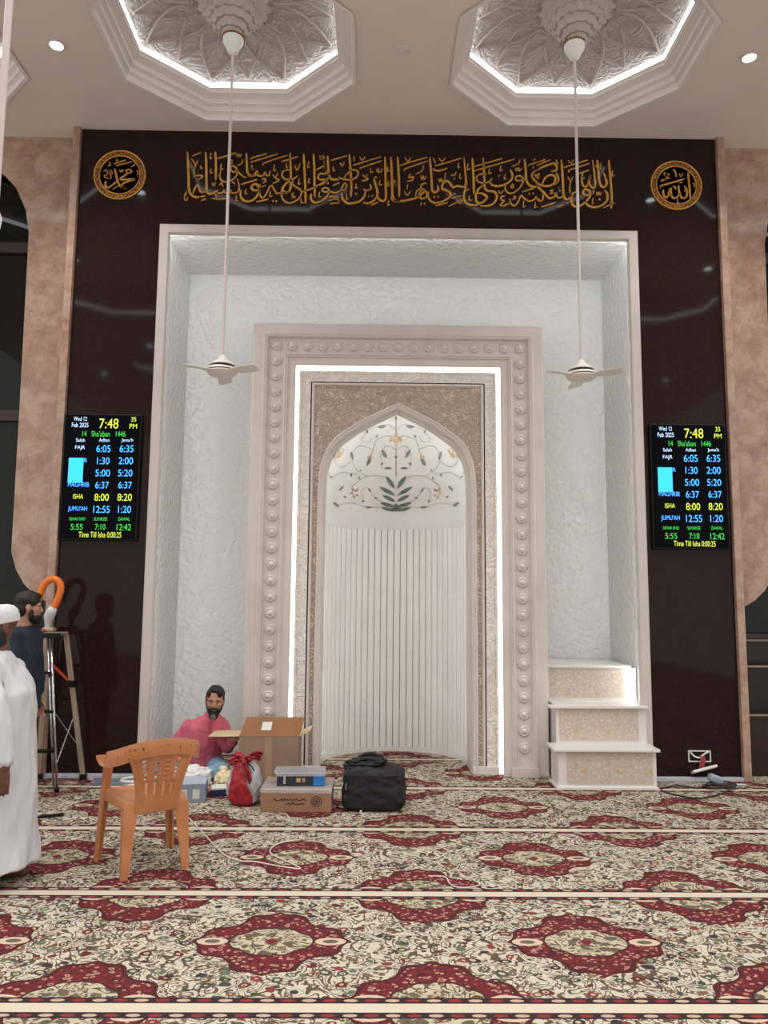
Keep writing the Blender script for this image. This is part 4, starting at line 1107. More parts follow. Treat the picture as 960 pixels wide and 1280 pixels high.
# blue box on the carton
t, hw, hd = carton('blue_box', 'black and blue box in clear film lying on the low brown carton', 'box', -.975, -.60, 6.22, .25, .10, R(2), .176)
MB().box(-hw, hw, -hd, hd, 0, .096).build('box_body', plain('box_black_card', (34, 38, 52), .4, .1), t, bevel=.003)
MB().box(.10, hw+.001, -hd-.0012, -hd+.02, .004, .094).build('blue_panel', plain('blue_print', (40, 120, 190), .4, .1, 20), t)
MB().box(-.035, .00, -hd-.0012, -hd, .03, .062).build('printed_picture', plain('tan_print', (190, 150, 110), .5), t)
MB().box(.01, .035, -hd-.0012, -hd, .03, .062).build('printed_picture', plain('tan_print2', (150, 120, 96), .5), t)
mb = MB()
for k in range(7): mb.box(-.135, -.120, -hd-.0012, -hd, .018+k*.009, .023+k*.009)
mb.build('printed_writing', PAPER, t)
def film2(u, v):
    x = -hw*1.03+2*hw*1.03*u+.01*noise.noise(Vector((v*5, u*3, 1)))
    if v < .75: return (x-(.02 if u < .05 else 0), hd*1.04-(2*hd*1.04)*v/.75, .0985+.010*max(0, noise.noise(Vector((x*11, v*7, 3)))))
    k = (v-.75)/.25
    return (x, -hd*1.04-.004, .0985-k*.022)
MB().grid(film2, 30, 16).build('plastic_film', FILM, t, smooth=True)

# soft goods
def soft(w_, d_, h, rnd_, n=18, seed=0, pinch=0, lean=0, wr=.012, fn=None):
    """soft cushion-like block standing on z=0"""
    faces = []; mb = MB()
    def pt(ax, sg, a, b):
        p = [0, 0, 0]; p[ax] = sg; p[(ax+1) % 3] = a; p[(ax+2) % 3] = b
        v = Vector(p); q = Vector((abs(v.x)**rnd_, abs(v.y)**rnd_, abs(v.z)**rnd_))
        l = (abs(v.x)**rnd_+abs(v.y)**rnd_+abs(v.z)**rnd_)**(1/rnd_)
        v = v/l
        zz = (v.z+1)/2
        s = 1-pinch*max(0, zz-.45)**1.2*1.8
        nn = noise.noise(Vector((v.x*2.2+seed, v.y*2.2, v.z*3)))*1.0+.6*noise.noise(Vector((v.x*6+seed, v.y*6, v.z*5)))
        k = 1+wr*nn*6
        x, y, z = v.x*w_/2*s*k+lean*zz, v.y*d_/2*s*k, zz*h*(1+wr*nn*2*(zz > .3))
        if fn: x, y, z = fn(x, y, z, zz)
        return (x, y, max(0, z))
    for ax in range(3):
        for sg in (-1, 1):
            mb.grid(lambda u, v, ax=ax, sg=sg: pt(ax, sg, u*2-1, v*2-1), n, n)
    return mb
def weld(o, d=.0005):
    b = bmesh.new(); b.from_mesh(o.data); bmesh.ops.remove_doubles(b, verts=b.verts, dist=d); bmesh.ops.recalc_face_normals(b, faces=b.faces); b.to_mesh(o.data); b.free()
    for p in o.data.polygons: p.use_smooth = True
    return o
BLK = plain('black_bag_fabric', (12, 14, 19), .62, .3, 14)
t = thing('black_bag', 'black soft fabric bag standing on the carpet before the niche', 'bag', (-.205, 6.27, 0), R(-3))
def bagfn(x, y, z, zz):
    k = (x+.24)/.48
    z = z*(1+.03*(k < .5)*zz)
    y = y*(1-.18*max(0, zz-.5))
    x = x*(1.03-.09*zz)
    return x, y, z
weld(soft(.50, .30, .335, 5.5, 30, 4, wr=.012, fn=bagfn).build('bag_body', BLK, t))
weld(soft(.30, .20, .085, 2.6, 14, 9, wr=.05).xform(Matrix.Translation((-.07, .0, .305)) @ Matrix.Rotation(R(-7), 4, 'Y')).build('folded_flap', BLK, t))
MB().tube(smooth_path([(-.15, -.06, .345), (-.11, -.08, .385), (-.04, -.07, .395), (.03, -.06, .375), (.06, -.05, .335)], 5), .014, 8).build('carry_handle', BLK, t, smooth=True)
MB().tube(smooth_path([(-.15, .06, .345), (-.10, .05, .392), (-.02, .04, .41), (.05, .05, .385), (.09, .06, .335)], 5), .014, 8).build('carry_handle', BLK, t, smooth=True)
MB().box(-.218, -.205, -.158, -.150, .17, .22).build('zip_tag', plain('grey_tag', (96, 100, 104), .4), t, bevel=.003)
MB().box(-.10, -.085, -.160, -.152, .006, .02).build('white_tag', PAPER, t, bevel=.002)
mb = MB().tube(smooth_path([(-.23, -.135, .285), (-.1, -.153, .28), (.1, -.153, .278), (.225, -.13, .282)], 6), .005, 6)
mb.build('zip_seam', plain('black_zip', (34, 36, 42), .4), t)

REDB = plain('red_bag_plastic', (156, 30, 44), .3, .15, 9); SILV = plain('grey_bag_plastic', (176, 176, 182), .3, .1, 9)
t = thing('carrier_bag', 'red and grey carrier bag tied at the top, left of the brown carton', 'bag', (-1.245, 6.36, 0), R(-8))
def sackfn(x, y, z, zz):
    return x, y*(1-.1*zz), z
weld(soft(.275, .20, .37, 3.2, 26, 2, pinch=.55, wr=.020, fn=sackfn).build('bag_body', SILV, t))
m_ = soft(.255, .20, .365, 3.2, 30, 2, pinch=.55, wr=.020, fn=sackfn)
mb = MB()
for f in m_.f:
    c = sum((m_.v[i] for i in f), Vector())/len(f)
    if c.y < -.015 and -.115+c.z*.12 < c.x < .075+.02*math.sin(c.z*20)-c.z*.10: mb.f.append(f); mb.mi.append(0)
mb.v = [Vector((p.x, p.y-.008, p.z)) for p in m_.v]
o = mb.build('red_front', REDB, t)
bm = bmesh.new(); bm.from_mesh(o.data); bmesh.ops.delete(bm, geom=[v for v in bm.verts if not v.link_faces], context='VERTS'); bm.to_mesh(o.data); bm.free(); weld(o)
so = o.modifiers.new('thickness', 'SOLIDIFY'); so.thickness = .006; so.offset = 1
mb = MB()
def ruff(mb, pts, w0, w1, seed):
    q = smooth_path(pts, 5); n = len(q)
    rings = []
    for i, p in enumerate(q):
        s = i/(n-1); w_ = w0+(w1-w0)*s; ring = []
        for j in range(13):
            a = (j/12-.5)*w_
            ring.append(Vector(p)+Vector((a*.35, .018*math.sin(j*1.9+seed+i*.3), a*.9+.012*math.sin(j*2.6+seed))))
        rings.append(ring)
    mb.loft(rings, closed=False, caps=False)
ruff(mb, [(-.02, -.03, .335), (.04, -.05, .375), (.10, -.05, .395), (.145, -.04, .385)], .05, .085, 0)
ruff(mb, [(.0, -.03, .335), (-.05, -.05, .365), (-.10, -.05, .36)], .05, .10, 2)
ruff(mb, [(.0, -.06, .33), (.05, -.09, .27), (.075, -.10, .20)], .05, .045, 4)
o = mb.build('tied_top', REDB, t, smooth=True); so = o.modifiers.new('thickness', 'SOLIDIFY'); so.thickness = .004
weld(soft(.11, .09, .08, 2.2, 12, 7, wr=.05).xform(Matrix.Translation((-.005, -.02, .30))).build('knot', REDB, t))
MB().tube(smooth_path([(.02, -.05, .345), (.07, -.075, .32), (.10, -.085, .28)], 5), .006, 6).build('black_string', MT['black'], t)

# clutter on the left of the seated man
t, hw, hd = carton('grey_carton', 'flat grey-blue carton with pale labels, behind the armchair', 'box', -1.93, -1.585, 6.38, .28, .15, R(8))
MB().box(-hw, hw, -hd, hd, 0, .145).build('carton_body', plain('grey_blue_card', (126, 134, 150), .6, .08), t, bevel=.003)
MB().box(-hw+.002, hw-.002, -hd+.002, hd-.002, .145, .148).build('pale_lid', plain('pale_blue_card', (178, 190, 204), .5, .06), t)
for a in (-.03, .07): MB().box(a, a+.055, -hd-.0012, -hd, .03, .105).build('label', plain('label_paper', (196, 196, 196), .6), t)
t, hw, hd = carton('navy_box', 'small navy box with a white lid, between grey carton and red bag', 'box', -1.575, -1.425, 6.60, .13, .07, R(14))
MB().box(-hw, hw, -hd, hd, 0, .052).build('box_body', plain('navy_card', (26, 40, 82), .4), t, bevel=.003)
MB().box(-hw-.002, hw+.002, -hd-.002, hd+.002, .052, .068).build('lid', PAPER, t, bevel=.003)
t = thing('white_cloth', 'crumpled white cloth heaped behind the grey carton', 'cloth', (-1.78, 6.81, 0), R(10))
weld(soft(.34, .17, .20, 2.3, 22, 11, wr=.045).build('cloth_heap', PAPER, t))
t = thing('cream_bag', 'small cream plastic bag on the floor by the seated man\'s knee', 'bag', (-1.50, 6.83, 0), R(-10))
weld(soft(.17, .13, .17, 2.5, 18, 21, pinch=.35, wr=.04).build('bag_body', plain('cream_plastic', (238, 220, 180), .35, .06), t))
weld(soft(.07, .05, .06, 2.2, 10, 22, wr=.06).xform(Matrix.Translation((-.01, 0, .14))).build('tied_top', plain('cream_plastic_top', (240, 224, 190), .35, .06), t))
# coil of white conduit
t = thing('cable_coil', 'coil of white cable lying on the carpet behind the armchair', 'cable coil', (-2.20, 6.72, 0))
pts = [((.135+.012*math.sin(i*.9))*math.cos(i*PI/9), (.125+.012*math.sin(i*.9))*math.sin(i*PI/9), .016+.0085*i/6) for i in range(78)]
MB().tube(pts, .0135, 8).build('coiled_cable', plain('white_cable', (222, 222, 222), .4), t, smooth=True)
pts = [(.12, .0, .02), (.16, -.08, .014), (.10, -.16, .014), (.02, -.19, .014)]
MB().tube(smooth_path(pts, 6), .0125, 8).build('cable_end', plain('white_cable_end', (222, 222, 222), .4), t, smooth=True)
o = MB().bar((-2.72, 5.93, .010), (-2.545, 6.01, .012), .035, .014).build('black_strip', MT['black'], bevel=.004)
tag(o, 'small black flat strip lying on the carpet left of the armchair', 'strip')
o = MB().box(-.20, .20, -.07, .07, 0, .022).build('grey_board', plain('grey_blue_board', (120, 130, 150), .5), bevel=.004)
o.location = (-2.50, 7.02, 0); o.rotation_euler = (0, 0, R(-3)); tag(o, 'flat grey-blue board lying along the foot of the left dark wall', 'board')

# white wire on the carpet
WW = plain('white_wire', (214, 206, 198), .5)
w1 = [onZ(u, v, .005) for u, v in ((236, 1022), (250, 1037), (262, 1050), (280, 1068), (300, 1076), (318, 1077), (345, 1082), (375, 1086), (362, 1078), (338, 1066), (345, 1056), (362, 1051), (372, 1050))]
o = MB().tube(smooth_path([tuple(p) for p in w1], 6), .0045, 6).build('white_wire', WW, smooth=True)
tag(o, 'thin white wire snaking over the carpet right of the armchair', 'wire')
w2 = [onZ(u, v, .005) for u, v in ((535, 1095), (556, 1096), (562, 1104), (572, 1109), (588, 1109), (600, 1106))]
o = MB().tube(smooth_path([tuple(p) for p in w2], 6), .004, 6).build('white_wire', WW, smooth=True)
tag(o, 'short curl of thin white wire on the carpet at the middle of the hall', 'wire')

# ------------------------------------------------------------------ socket and cables at the right
c = onY(874, 945, D); c.y = D
t = thing('wall_socket', 'open wall socket box with its plate hanging by red wires', 'socket', tuple(c))
m_ = MB()
for b in ((-.105, .105, -.012, .0, .042, .052), (-.105, .105, -.012, .0, -.052, -.042), (-.105, -.095, -.012, 0, -.042, .042), (.095, .105, -.012, 0, -.042, .042)): m_.box(*b)
m_.build('box_rim', MT['white'], t)
MB().box(-.095, .095, -.004, -.001, -.042, .042).build('box_inside', MT['black'], t)
MB().tube(smooth_path([(-.085, -.010, .035), (-.05, -.016, .0), (.0, -.014, -.012), (.04, -.014, .02), (.085, -.010, .04)], 5), .008, 6).build('white_wires', PAPER, t)
for dx in (-.012, .004, .02):
    MB().tube(smooth_path([(dx+.02, -.006, .01), (dx+.015, -.035, -.03), (dx, -.045, -.07), (dx-.01, -.05, -.10)], 5), .0075, 6).build('red_wire', plain('red_wire', (150, 44, 44), .4), t)
MB().box(-.115, .115, -.012, .012, -.06, .03).xform(Matrix.Translation((.02, -.06, -.105)) @ Matrix.Rotation(R(-14), 4, 'Y') @ Matrix.Rotation(R(68), 4, 'X')).build('hanging_plate', MT['white'], t, bevel=.005)
BW = plain('black_cable', (40, 34, 34), .45)
def cable(pts, r, lb, m=BW):
    o = MB().tube(smooth_path([tuple(onZ(u, v, r)) for u, v in pts], 6), r, 7).build('black_cable', m, smooth=True); return tag(o, lb, 'cable')
cable([(826, 986), (834, 984), (846, 982), (858, 983), (872, 985), (886, 982), (896, 980)], .007, 'thin black cable along the foot of the right dark wall')
cable([(826, 988), (838, 992), (856, 996), (872, 998), (888, 996), (902, 992), (912, 988)], .007, 'thin black cable curving over the carpet to the cable heap at right')
t = thing('cable_heap', 'tangled heap of dark cables with a pale adapter at the foot of the right wall', 'cables', tuple(onZ(902, 986, 0)))
rnd = random.Random(12); pts = []
for i in range(40):
    a = i*1.1; pts.append((.17*math.cos(a)*rnd.uniform(.5, 1), .085*math.sin(a)*rnd.uniform(.4, 1), .012+.045*rnd.random()))
MB().tube(smooth_path(pts, 4), .007, 6).build('tangled_cable', plain('brown_black_cable', (62, 46, 44), .5), t, smooth=True)
weld(soft(.13, .08, .07, 4, 10, 3, wr=.01).xform(Matrix.Translation((-.04, .05, .04)) @ Matrix.Rotation(R(20), 4, 'Y')).build('adapter', plain('pale_blue_adapter', (150, 166, 180), .4), t))
MB().tube(smooth_path([(.02, .06, .03), (.10, .07, .02), (.18, .09, .014), (.26, .09, .012)], 5), .012, 7).build('pale_cable', plain('pale_lead', (180, 186, 196), .4), t, smooth=True)
# ------------------------------------------------------------------ people
SKIN = plain('brown_skin', (178, 130, 108), .5, .06, 20)
SKIN2 = plain('dark_brown_skin', (104, 68, 56), .5, .06, 20)
HAIR = plain('black_hair', (18, 16, 17), .6, .3, 40)
GREYB = plain('grey_beard', (104, 101, 99), .7, .2, 40)
THOBE = plain('white_cotton', (204, 206, 211), .8, .03, 4)
CAPM = plain('white_knit_cap', (214, 214, 216), .85, .06, 60)
NAVY = plain('dark_blue_shirt_cloth', (20, 38, 54), .8, .12, 9)
TROU = plain('dark_trouser_cloth', (30, 28, 32), .85, .1, 9)
PINK = plain('pink_shirt_cloth', (204, 100, 120), .8, .1, 12)
JEAN = plain('light_blue_jeans', (128, 164, 190), .85, .12, 12)
EYEW = plain('eye_white', (206, 200, 194), .3, .02); EYEB = plain('dark_iris', (24, 16, 14), .2)
LIP = plain('lip_skin', (122, 70, 62), .5, .05)

def capsule(mb, pts):
    """tapered limb through (x, y, z, r) nodes"""
    for p in pts: mb.ball(p[:3], p[3], 8)
    for a, b in zip(pts[:-1], pts[1:]):
        A_, B_ = Vector(a[:3]), Vector(b[:3]); t = B_-A_
        if t.length < 1e-5: continue
        t.normalize(); u = t.orthogonal().normalized(); v = t.cross(u)
        mb.loft([mb.ell(A_, u*a[3], v*a[3], 14), mb.ell(B_, u*b[3], v*b[3], 14)])
def trunk(mb, rings):
    """rings: (centre, half-width vector, half-depth vector)"""
    mb.loft([mb.ell(c, a, b, 20, .85) for c, a, b in rings])
def blob(name, mb, mat, parent, voxel=.008, smooth=4, wrinkle=0, wfreq=(6, 6, 2.5), seed=0):
    o = mb.build(name, mat, parent, fix=False)
    r = o.modifiers.new('remesh', 'REMESH'); r.mode = 'VOXEL'; r.voxel_size = voxel
    if smooth:
        s = o.modifiers.new('smooth', 'SMOOTH'); s.factor = .5; s.iterations = smooth
    bake(o)
    if wrinkle:
        me = o.data; nr = [v.normal.copy() for v in me.vertices]
        for v, q in zip(me.vertices, nr):
            p = v.co
            k = noise.noise(Vector((p.x*wfreq[0]+seed, p.y*wfreq[1], p.z*wfreq[2])))
            k2 = noise.noise(Vector((p.x*wfreq[0]*2.4, p.y*wfreq[1]*2.4+seed, p.z*wfreq[2]*3)))
            v.co = p+q*wrinkle*(k+.45*k2)
    me = o.data
    if not me.materials: me.materials.append(mat.m)
    for p in me.polygons: p.use_smooth = True; p.material_index = 0
    return o
def frame_at(c, fwd, up):
    f = Vector(fwd).normalized(); u = Vector(up); u = (u-f*u.dot(f)).normalized(); l = u.cross(f)
    M = Matrix((f, l, u)).transposed().to_4x4(); M.translation = Vector(c); return M   # local +x forward, +y left, +z up
def head_shape(mb, M):
    """skull, jaw, nose, ears; head centre at eye level, face along +x, about 23 cm tall"""
    h = MB()
    h.ball((-.012, 0, .035), (.096, .076, .086), 12)
    h.ball((.012, 0, -.02), (.078, .066, .088), 12)
    h.ball((.035, 0, -.075), (.050, .050, .038), 10)
    h.ball((.066, 0, -.088), (.020, .026, .020), 8)
    h.ball((.070, 0, .022), (.022, .058, .014), 8)                       # brow
    h.loft([h.ell((.083, 0, .012), (.008, 0, 0), (0, .008, 0), 8), h.ell((.100, 0, -.026), (.014, 0, 0), (0, .013, 0), 8), h.ell((.092, 0, -.040), (.008, 0, 0), (0, .012, 0), 8)])
    h.ball((.096, 0, -.030), (.014, .011, .011), 8)
    for s in (-1, 1):
        h.ball((.084, s*.013, -.035), (.010, .008, .008), 8)
        h.ball((.060, s*.040, -.022), (.022, .022, .018), 8)
        h.ball((-.008, s*.079, -.008), (.020, .010, .034), 8); h.ball((-.002, s*.078, -.036), (.010, .008, .012), 8)
    h.ball((.083, 0, -.060), (.012, .024, .009), 8)
    h.xform(M); mb.v_off = None
    o = len(mb.v); mb.v += h.v; mb.f += [[i+o for i in f] for f in h.f]; mb.mi += h.mi
def face_parts(parent, M, hair=True):
    for s in (-1, 1):
        m = MB().ball((.0690, s*.031, .001), (.0125, .012, .0062), 8); m.xform(M); e = m.build('eye', EYEW, parent, smooth=True)
        m = MB().ball((.0785, s*.031, .001), (.005, .0062, .0058), 8); m.xform(M); m.build('iris', EYEB, e, smooth=True)
        m = MB().tube([(.086, s*.014, .022), (.090, s*.032, .027), (.080, s*.052, .020)], [.004, .0055, .003], 8); m.xform(M); m.build('eyebrow', HAIR, parent, smooth=True)
    m = MB().ball((.094, 0, -.061), (.006, .022, .007), 8); m.xform(M); m.build('lips', LIP, parent, smooth=True)
def hand(mb, M, curl=.35, side=1, sc=1.0):
    """wrist at origin, fingers along +x, palm normal -z, thumb on +y*side"""
    h = MB()
    h.loft([h.ell((0, 0, 0), (0, .026, 0), (0, 0, .019), 12), h.ell((.03, 0, 0), (0, .036, 0), (0, 0, .018), 12), h.ell((.075, 0, 0), (0, .042, 0), (0, 0, .015), 12), h.ell((.092, 0, 0), (0, .038, 0), (0, 0, .010), 12)])
    for k, (y, L_) in enumerate(((.032, .068), (.011, .078), (-.011, .072), (-.032, .056))):
        y *= side; p = Vector((.082, y, 0)); a = curl*.5; pts = [(p.x, p.y, p.z, .0098)]
        for seg, r in ((.46, .0092), (.30, .0084), (.24, .0070)):
            p = p+Vector((math.cos(a)*L_*seg, y*.10*seg, -math.sin(a)*L_*seg)); pts.append((p.x, p.y, p.z, r)); a += curl
        capsule(h, pts)
    capsule(h, [(.018, .024*side, -.004, .014), (.045, .048*side, -.012, .012), (.070, .060*side, -.020, .0105), (.090, .064*side, -.028, .0085)])
    h.xform(M @ Matrix.Scale(sc, 4))
    o = len(mb.v); mb.v += h.v; mb.f += [[i+o for i in f] for f in h.f]; mb.mi += h.mi
def V(*a): return Vector(a)

# ---- person 1: white thobe and cap, walking left at the picture's left edge -------------
PX, PY = -2.445, 4.66
p1 = thing('person', 'person in a long white robe and white cap walking left at the left edge', 'person', (PX, PY, 0))
HM = frame_at((-.012, -.02, 1.465), (-.74, -.68, -.2), (-.1, -.05, 1))
mb = MB(); head_shape(mb, HM)
capsule(mb, [(-.03, -.01, 1.40, .058), (-.01, 0, 1.29, .062)])
trunk(mb, [(V(.02, 0, .70), V(.11, 0, 0), V(0, .16, 0)), (V(.03, 0, .92), V(.10, 0, 0), V(0, .15, 0)), (V(.02, 0, 1.12), V(.11, 0, 0), V(0, .17, 0)), (V(.0, 0, 1.22), V(.06, 0, 0), V(0, .12, 0)), (V(-.01, 0, 1.28), V(.045, 0, 0), V(0, .06, 0))])
capsule(mb, [(.03, -.145, 1.19, .048), (.105, -.235, 1.02, .046), (.135, -.25, .93, .043), (.180, -.262, .70, .030)])
capsule(mb, [(0, .145, 1.19, .048), (-.06, .235, 1.02, .046), (-.14, .24, .78, .032)])
hand(mb, frame_at((.180, -.262, .69), (-.12, .02, -1), (.15, -1, .0)), .22, -1)
hand(mb, frame_at((-.15, .24, .77), (-.4, 0, -1), (0, 1, 0)), .35, 1)
for sy, dx in ((-.085, -.10), (.085, .12)):
    capsule(mb, [(.02, sy, .74, .085), (dx*.6, sy, .44, .058), (dx+.04, sy, .10, .040), (dx+.02, sy, .05, .040)])
    capsule(mb, [(dx+.05, sy, .035, .034), (dx-.05, sy, .030, .036), (dx-.13, sy, .022, .024)])
blob('body', mb, SKIN2, p1, .0065, 3)
face_parts(p1, HM)
m = MB()
trunk(m, [(V(.01, 0, .062), V(.26, 0, .05), V(0, .25, 0)), (V(.01, 0, .30), V(.235, 0, 0), V(0, .24, 0)), (V(.035, 0, .62), V(.195, 0, 0), V(0, .225, 0)), (V(.045, 0, .90), V(.165, 0, 0), V(0, .205, 0)), (V(.035, 0, 1.08), V(.155, 0, 0), V(0, .205, 0)), (V(.01, 0, 1.21), V(.105, 0, 0), V(0, .165, 0)), (V(-.01, 0, 1.30), V(.066, 0, 0), V(0, .09, 0)), (V(-.02, 0, 1.325), V(.055, 0, 0), V(0, .062, 0))])
capsule(m, [(.02, -.155, 1.205, .066), (.105, -.235, 1.02, .068), (.135, -.25, .92, .066), (.174, -.262, .735, .058)])
capsule(m, [(.01, .155, 1.205, .066), (-.06, .235, 1.02, .070), (-.135, .24, .80, .058)])
blob('white_robe', m, THOBE, p1, .011, 4, .021, (11, 11, 2.2), 3)
m = MB().loft([m.ell((-.025, -.003, 1.310), (.060, 0, .012), (0, .062, 0), 20), m.ell((-.040, -.006, 1.345), (.060, 0, .014), (0, .060, 0), 20)]); m.build('collar', THOBE, p1, smooth=R(40))
cap = MB()
rg = []
for z, r, l in ((.018, .101, .083), (.05, .104, .086), (.085, .098, .081), (.110, .078, .066), (.124, .046, .040), (.129, .010, .009)):
    rg.append(cap.ell((-.014, 0, z), (r, 0, 0), (0, l, 0), 28))
cap.loft(rg); cap.xform(HM); cap.build('skull_cap', CAPM, p1, smooth=R(60))
m = MB(); m.ball((.035, 0, -.085), (.062, .062, .048), 10); m.ball((.062, 0, -.115), (.038, .040, .048), 10)
for s in (-1, 1): m.ball((.012, s*.060, -.052), (.024, .018, .044), 8)
m.xform(HM); blob('beard', m, HAIR, p1, .006, 2, .004, (30, 30, 30))

# ---- person 2: dark blue shirt, by the ladder, facing right ------------------------------
P2X, P2Y = -3.085, 6.36
p2 = thing('person', 'person with black hair and a dark blue shirt facing the step ladder', 'person', (P2X, P2Y, 0))
HM = frame_at((.03, .0, 1.555), (1, .45, -.05), (.0, 0, 1))
mb = MB(); head_shape(mb, HM)
capsule(mb, [(.0, 0, 1.48, .056), (-.01, 0, 1.37, .060)])
trunk(mb, [(V(0, 0, .80), V(.10, 0, 0), V(0, .16, 0)), (V(0, 0, 1.0), V(.10, 0, 0), V(0, .15, 0)), (V(0, 0, 1.2), V(.11, 0, 0), V(0, .17, 0)), (V(-.01, 0, 1.33), V(.08, 0, 0), V(0, .17, 0)), (V(-.01, 0, 1.38), V(.05, 0, 0), V(0, .07, 0))])
capsule(mb, [(0, -.185, 1.325, .052), (.03, -.225, 1.05, .043), (.065, -.225, .80, .030)])
hand(mb, frame_at((.068, -.225, .79), (.22, 0, -1), (.1, -1, 0)), .35, 1)
capsule(mb, [(0, .185, 1.325, .052), (.03, .215, 1.05, .043), (.05, .215, .80, .030)])
hand(mb, frame_at((.052, .215, .79), (.2, 0, -1), (.1, 1, 0)), .35, -1)
for sy in (-.09, .09):
    capsule(mb, [(0, sy, .84, .088), (.01, sy, .46, .056), (-.01, sy, .09, .040)])
    capsule(mb, [(-.03, sy, .035, .035), (.07, sy, .032, .036), (.15, sy, .024, .026)])
blob('body', mb, SKIN, p2, .0065, 3)
face_parts(p2, HM)
m = MB()
trunk(m, [(V(0, 0, .74), V(.145, 0, 0), V(0, .19, 0)), (V(0, 0, .95), V(.135, 0, 0), V(0, .18, 0)), (V(-.005, 0, 1.18), V(.135, 0, 0), V(0, .19, 0)), (V(-.01, 0, 1.33), V(.10, 0, 0), V(0, .185, 0)), (V(-.01, 0, 1.40), V(.062, 0, 0), V(0, .075, 0))])
capsule(m, [(0, -.175, 1.325, .068), (.03, -.225, 1.06, .062), (.055, -.228, .90, .055), (.062, -.228, .84, .052)])
capsule(m, [(0, .175, 1.325, .068), (.03, .215, 1.05, .060), (.045, .215, .86, .052)])
blob('blue_shirt', m, NAVY, p2, .010, 4, .012, (9, 9, 5), 9)
m = MB()
trunk(m, [(V(0, 0, .90), V(.115, 0, 0), V(0, .165, 0)), (V(0, 0, .74), V(.125, 0, 0), V(0, .175, 0))])
for sy in (-.09, .09): capsule(m, [(0, sy, .80, .098), (.01, sy, .46, .078), (-.01, sy, .11, .070)])
blob('dark_trousers', m, TROU, p2, .011, 4, .010, (9, 9, 4), 4)
m = MB(); m.ball((-.022, 0, .048), (.104, .085, .092), 12); m.ball((-.055, 0, -.010), (.062, .078, .080), 12); m.ball((.02, 0, .092), (.066, .068, .034), 10)
m.xform(HM); blob('hair', m, HAIR, p2, .006, 2, .005, (25, 25, 25))
m = MB(); m.ball((.040, 0, -.085), (.058, .058, .044), 10); m.ball((.064, 0, -.105), (.034, .036, .036), 10)
for s in (-1, 1): m.ball((.016, s*.060, -.050), (.022, .016, .040), 8)
m.xform(HM); blob('beard', m, HAIR, p2, .006, 2, .004, (30, 30, 30))

# ---- person 3: pink shirt, sitting cross-legged behind the boxes, looking at us -----------
P3X, P3Y = -1.78, 7.20
p3 = thing('person', 'bearded person in a pink shirt and pale jeans sitting cross-legged on the floor', 'person', (P3X, P3Y, 0))
HM = frame_at((.128, -.12, .715), (.12, -1, -.12), (.05, 0, 1))
mb = MB(); head_shape(mb, HM)
capsule(mb, [(.115, -.09, .63, .056), (.06, -.04, .51, .062)])
UPB = V(.12, -.16, 1)
sh = V(.90, .42, 0).normalized()      # shoulder line
fw = V(.42, -.90, 0).normalized()
trunk(mb, [(V(-.03, .05, .06), sh*.16, fw*.12), (V(-.02, .04, .22), sh*.14, fw*.11), (V(.01, .0, .38), sh*.17, fw*.115), (V(.04, -.03, .49), sh*.15, fw*.09), (V(.06, -.04, .54), sh*.07, fw*.06)])
SHR, SHL = V(.03, -.03, .47)-sh*.145, V(.05, -.03, .47)+sh*.125
ELR, ELL = V(-.26, -.06, .24), V(.24, -.06, .30)
WRR, WRL = V(-.10, -.27, .19), V(.335, -.245, .405)
capsule(mb, [(*SHR, .055), (*ELR, .044), (*WRR, .029)]); capsule(mb, [(*SHL, .055), (*ELL, .043), (*WRL, .028)])
hand(mb, frame_at(WRR, (.9, -.4, -.15), (0, 0, 1)), .45, 1)
hand(mb, frame_at(WRL, (.75, -.45, .1), (0, 0, 1)), .5, 1)
HR, HL = V(-.09, .04, .11), V(.10, .06, .11)
KR, KL = V(-.27, -.28, .135), V(.245, -.28, .135)
AR, AL = V(.05, -.36, .055), V(-.08, -.30, .060)
for h_, k_, a_ in ((HR, KR, AR), (HL, KL, AL)):
    capsule(mb, [(*h_, .088), (*k_, .056), (*a_, .038)])
    d_ = (a_-k_).normalized(); capsule(mb, [(*(a_+d_*.01), .034), (*(a_+d_*.09+V(0, -.03, -.012)), .034), (*(a_+d_*.15+V(0, -.05, -.022)), .024)])
blob('body', mb, SKIN, p3, .0065, 3)
face_parts(p3, HM)
m = MB()
trunk(m, [(V(-.03, .04, .10), sh*.21, fw*.175), (V(-.025, .03, .22), sh*.20, fw*.165), (V(.0, .0, .36), sh*.225, fw*.15), (V(.035, -.03, .47), sh*.205, fw*.125), (V(.055, -.04, .535), sh*.15, fw*.10), (V(.08, -.06, .58), sh*.070, fw*.066)])
capsule(m, [(*SHR, .080), (*ELR, .070), (*lerp(ELR, WRR, .55), .058)]); capsule(m, [(*SHL, .078), (*ELL, .062), (*lerp(ELL, WRL, .72), .050)])
blob('pink_shirt', m, PINK, p3, .009, 4, .013, (9, 9, 7), 5)
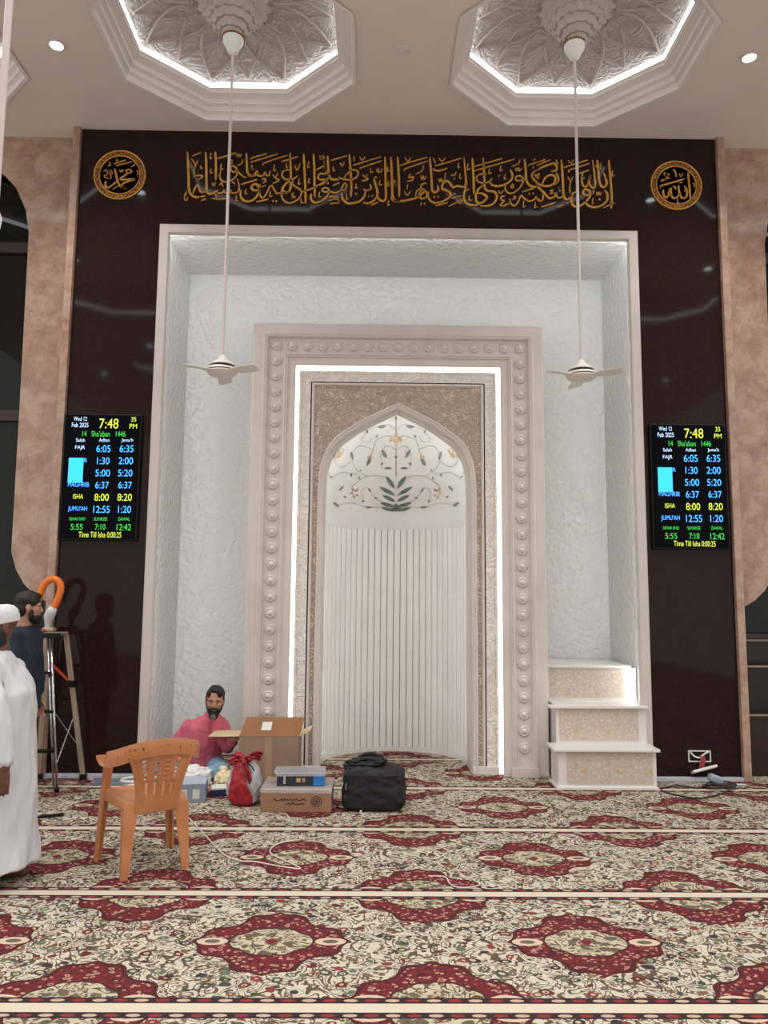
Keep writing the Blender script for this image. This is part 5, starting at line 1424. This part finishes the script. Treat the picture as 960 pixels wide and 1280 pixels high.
m = MB().loft([m.ell((.085, -.065, .575), sh*.070, fw*.067, 18), m.ell((.10, -.08, .612), sh*.064, fw*.062, 18)]); m.build('shirt_collar', PINK, p3, smooth=R(40))
m = MB().box(-.012, .012, -.003, .003, -.10, .10); m.xform(Matrix.Translation((.105, -.178, .44)) @ Matrix.Rotation(R(20), 4, 'Z') @ Matrix.Rotation(R(-8), 4, 'X')); m.build('button_placket', plain('dark_pink_placket', (160, 56, 76), .8), p3, bevel=.002)
m = MB()
trunk(m, [(V(-.02, .05, .055), sh*.19, fw*.16), (V(-.02, .05, .17), sh*.18, fw*.15)])
for h_, k_, a_ in ((HR, KR, AR), (HL, KL, AL)):
    capsule(m, [(*h_, .102), (*k_, .078), (*lerp(k_, a_, .8), .056)])
for i, v in enumerate(m.v):
    if v.z < .012: m.v[i] = V(v.x, v.y, .012)
blob('jeans', m, JEAN, p3, .009, 4, .008, (10, 10, 10), 2)
m = MB(); m.ball((-.034, 0, .050), (.096, .084, .086), 12); m.ball((-.056, 0, -.020), (.060, .078, .090), 12); m.ball((.026, .012, .106), (.054, .060, .028), 10); m.ball((.056, .044, .078), (.024, .030, .034), 8); m.ball((.040, -.052, .070), (.030, .022, .034), 8)
for s in (-1, 1): m.ball((-.01, s*.074, .015), (.024, .012, .038), 8)
m.xform(HM); blob('hair', m, HAIR, p3, .006, 2, .005, (25, 25, 25))
m = MB(); m.ball((.030, 0, -.080), (.062, .063, .046), 10); m.ball((.062, 0, -.112), (.036, .044, .044), 10); m.ball((.092, 0, -.046), (.011, .032, .008), 8)
for s in (-1, 1): m.ball((.008, s*.060, -.052), (.020, .014, .036), 8); m.ball((.078, s*.033, -.062), (.016, .010, .022), 8)
m.xform(HM); bd = blob('beard', m, HAIR, p3, .006, 2, .004, (30, 30, 30))
m = MB(); m.ball((.079, 0, -.120), (.022, .030, .034), 10); m.xform(HM); blob('beard_chin', m, GREYB, bd, .006, 2, .003, (30, 30, 30))
bd.children[0]['label'] = 'grey patch of beard on the chin'
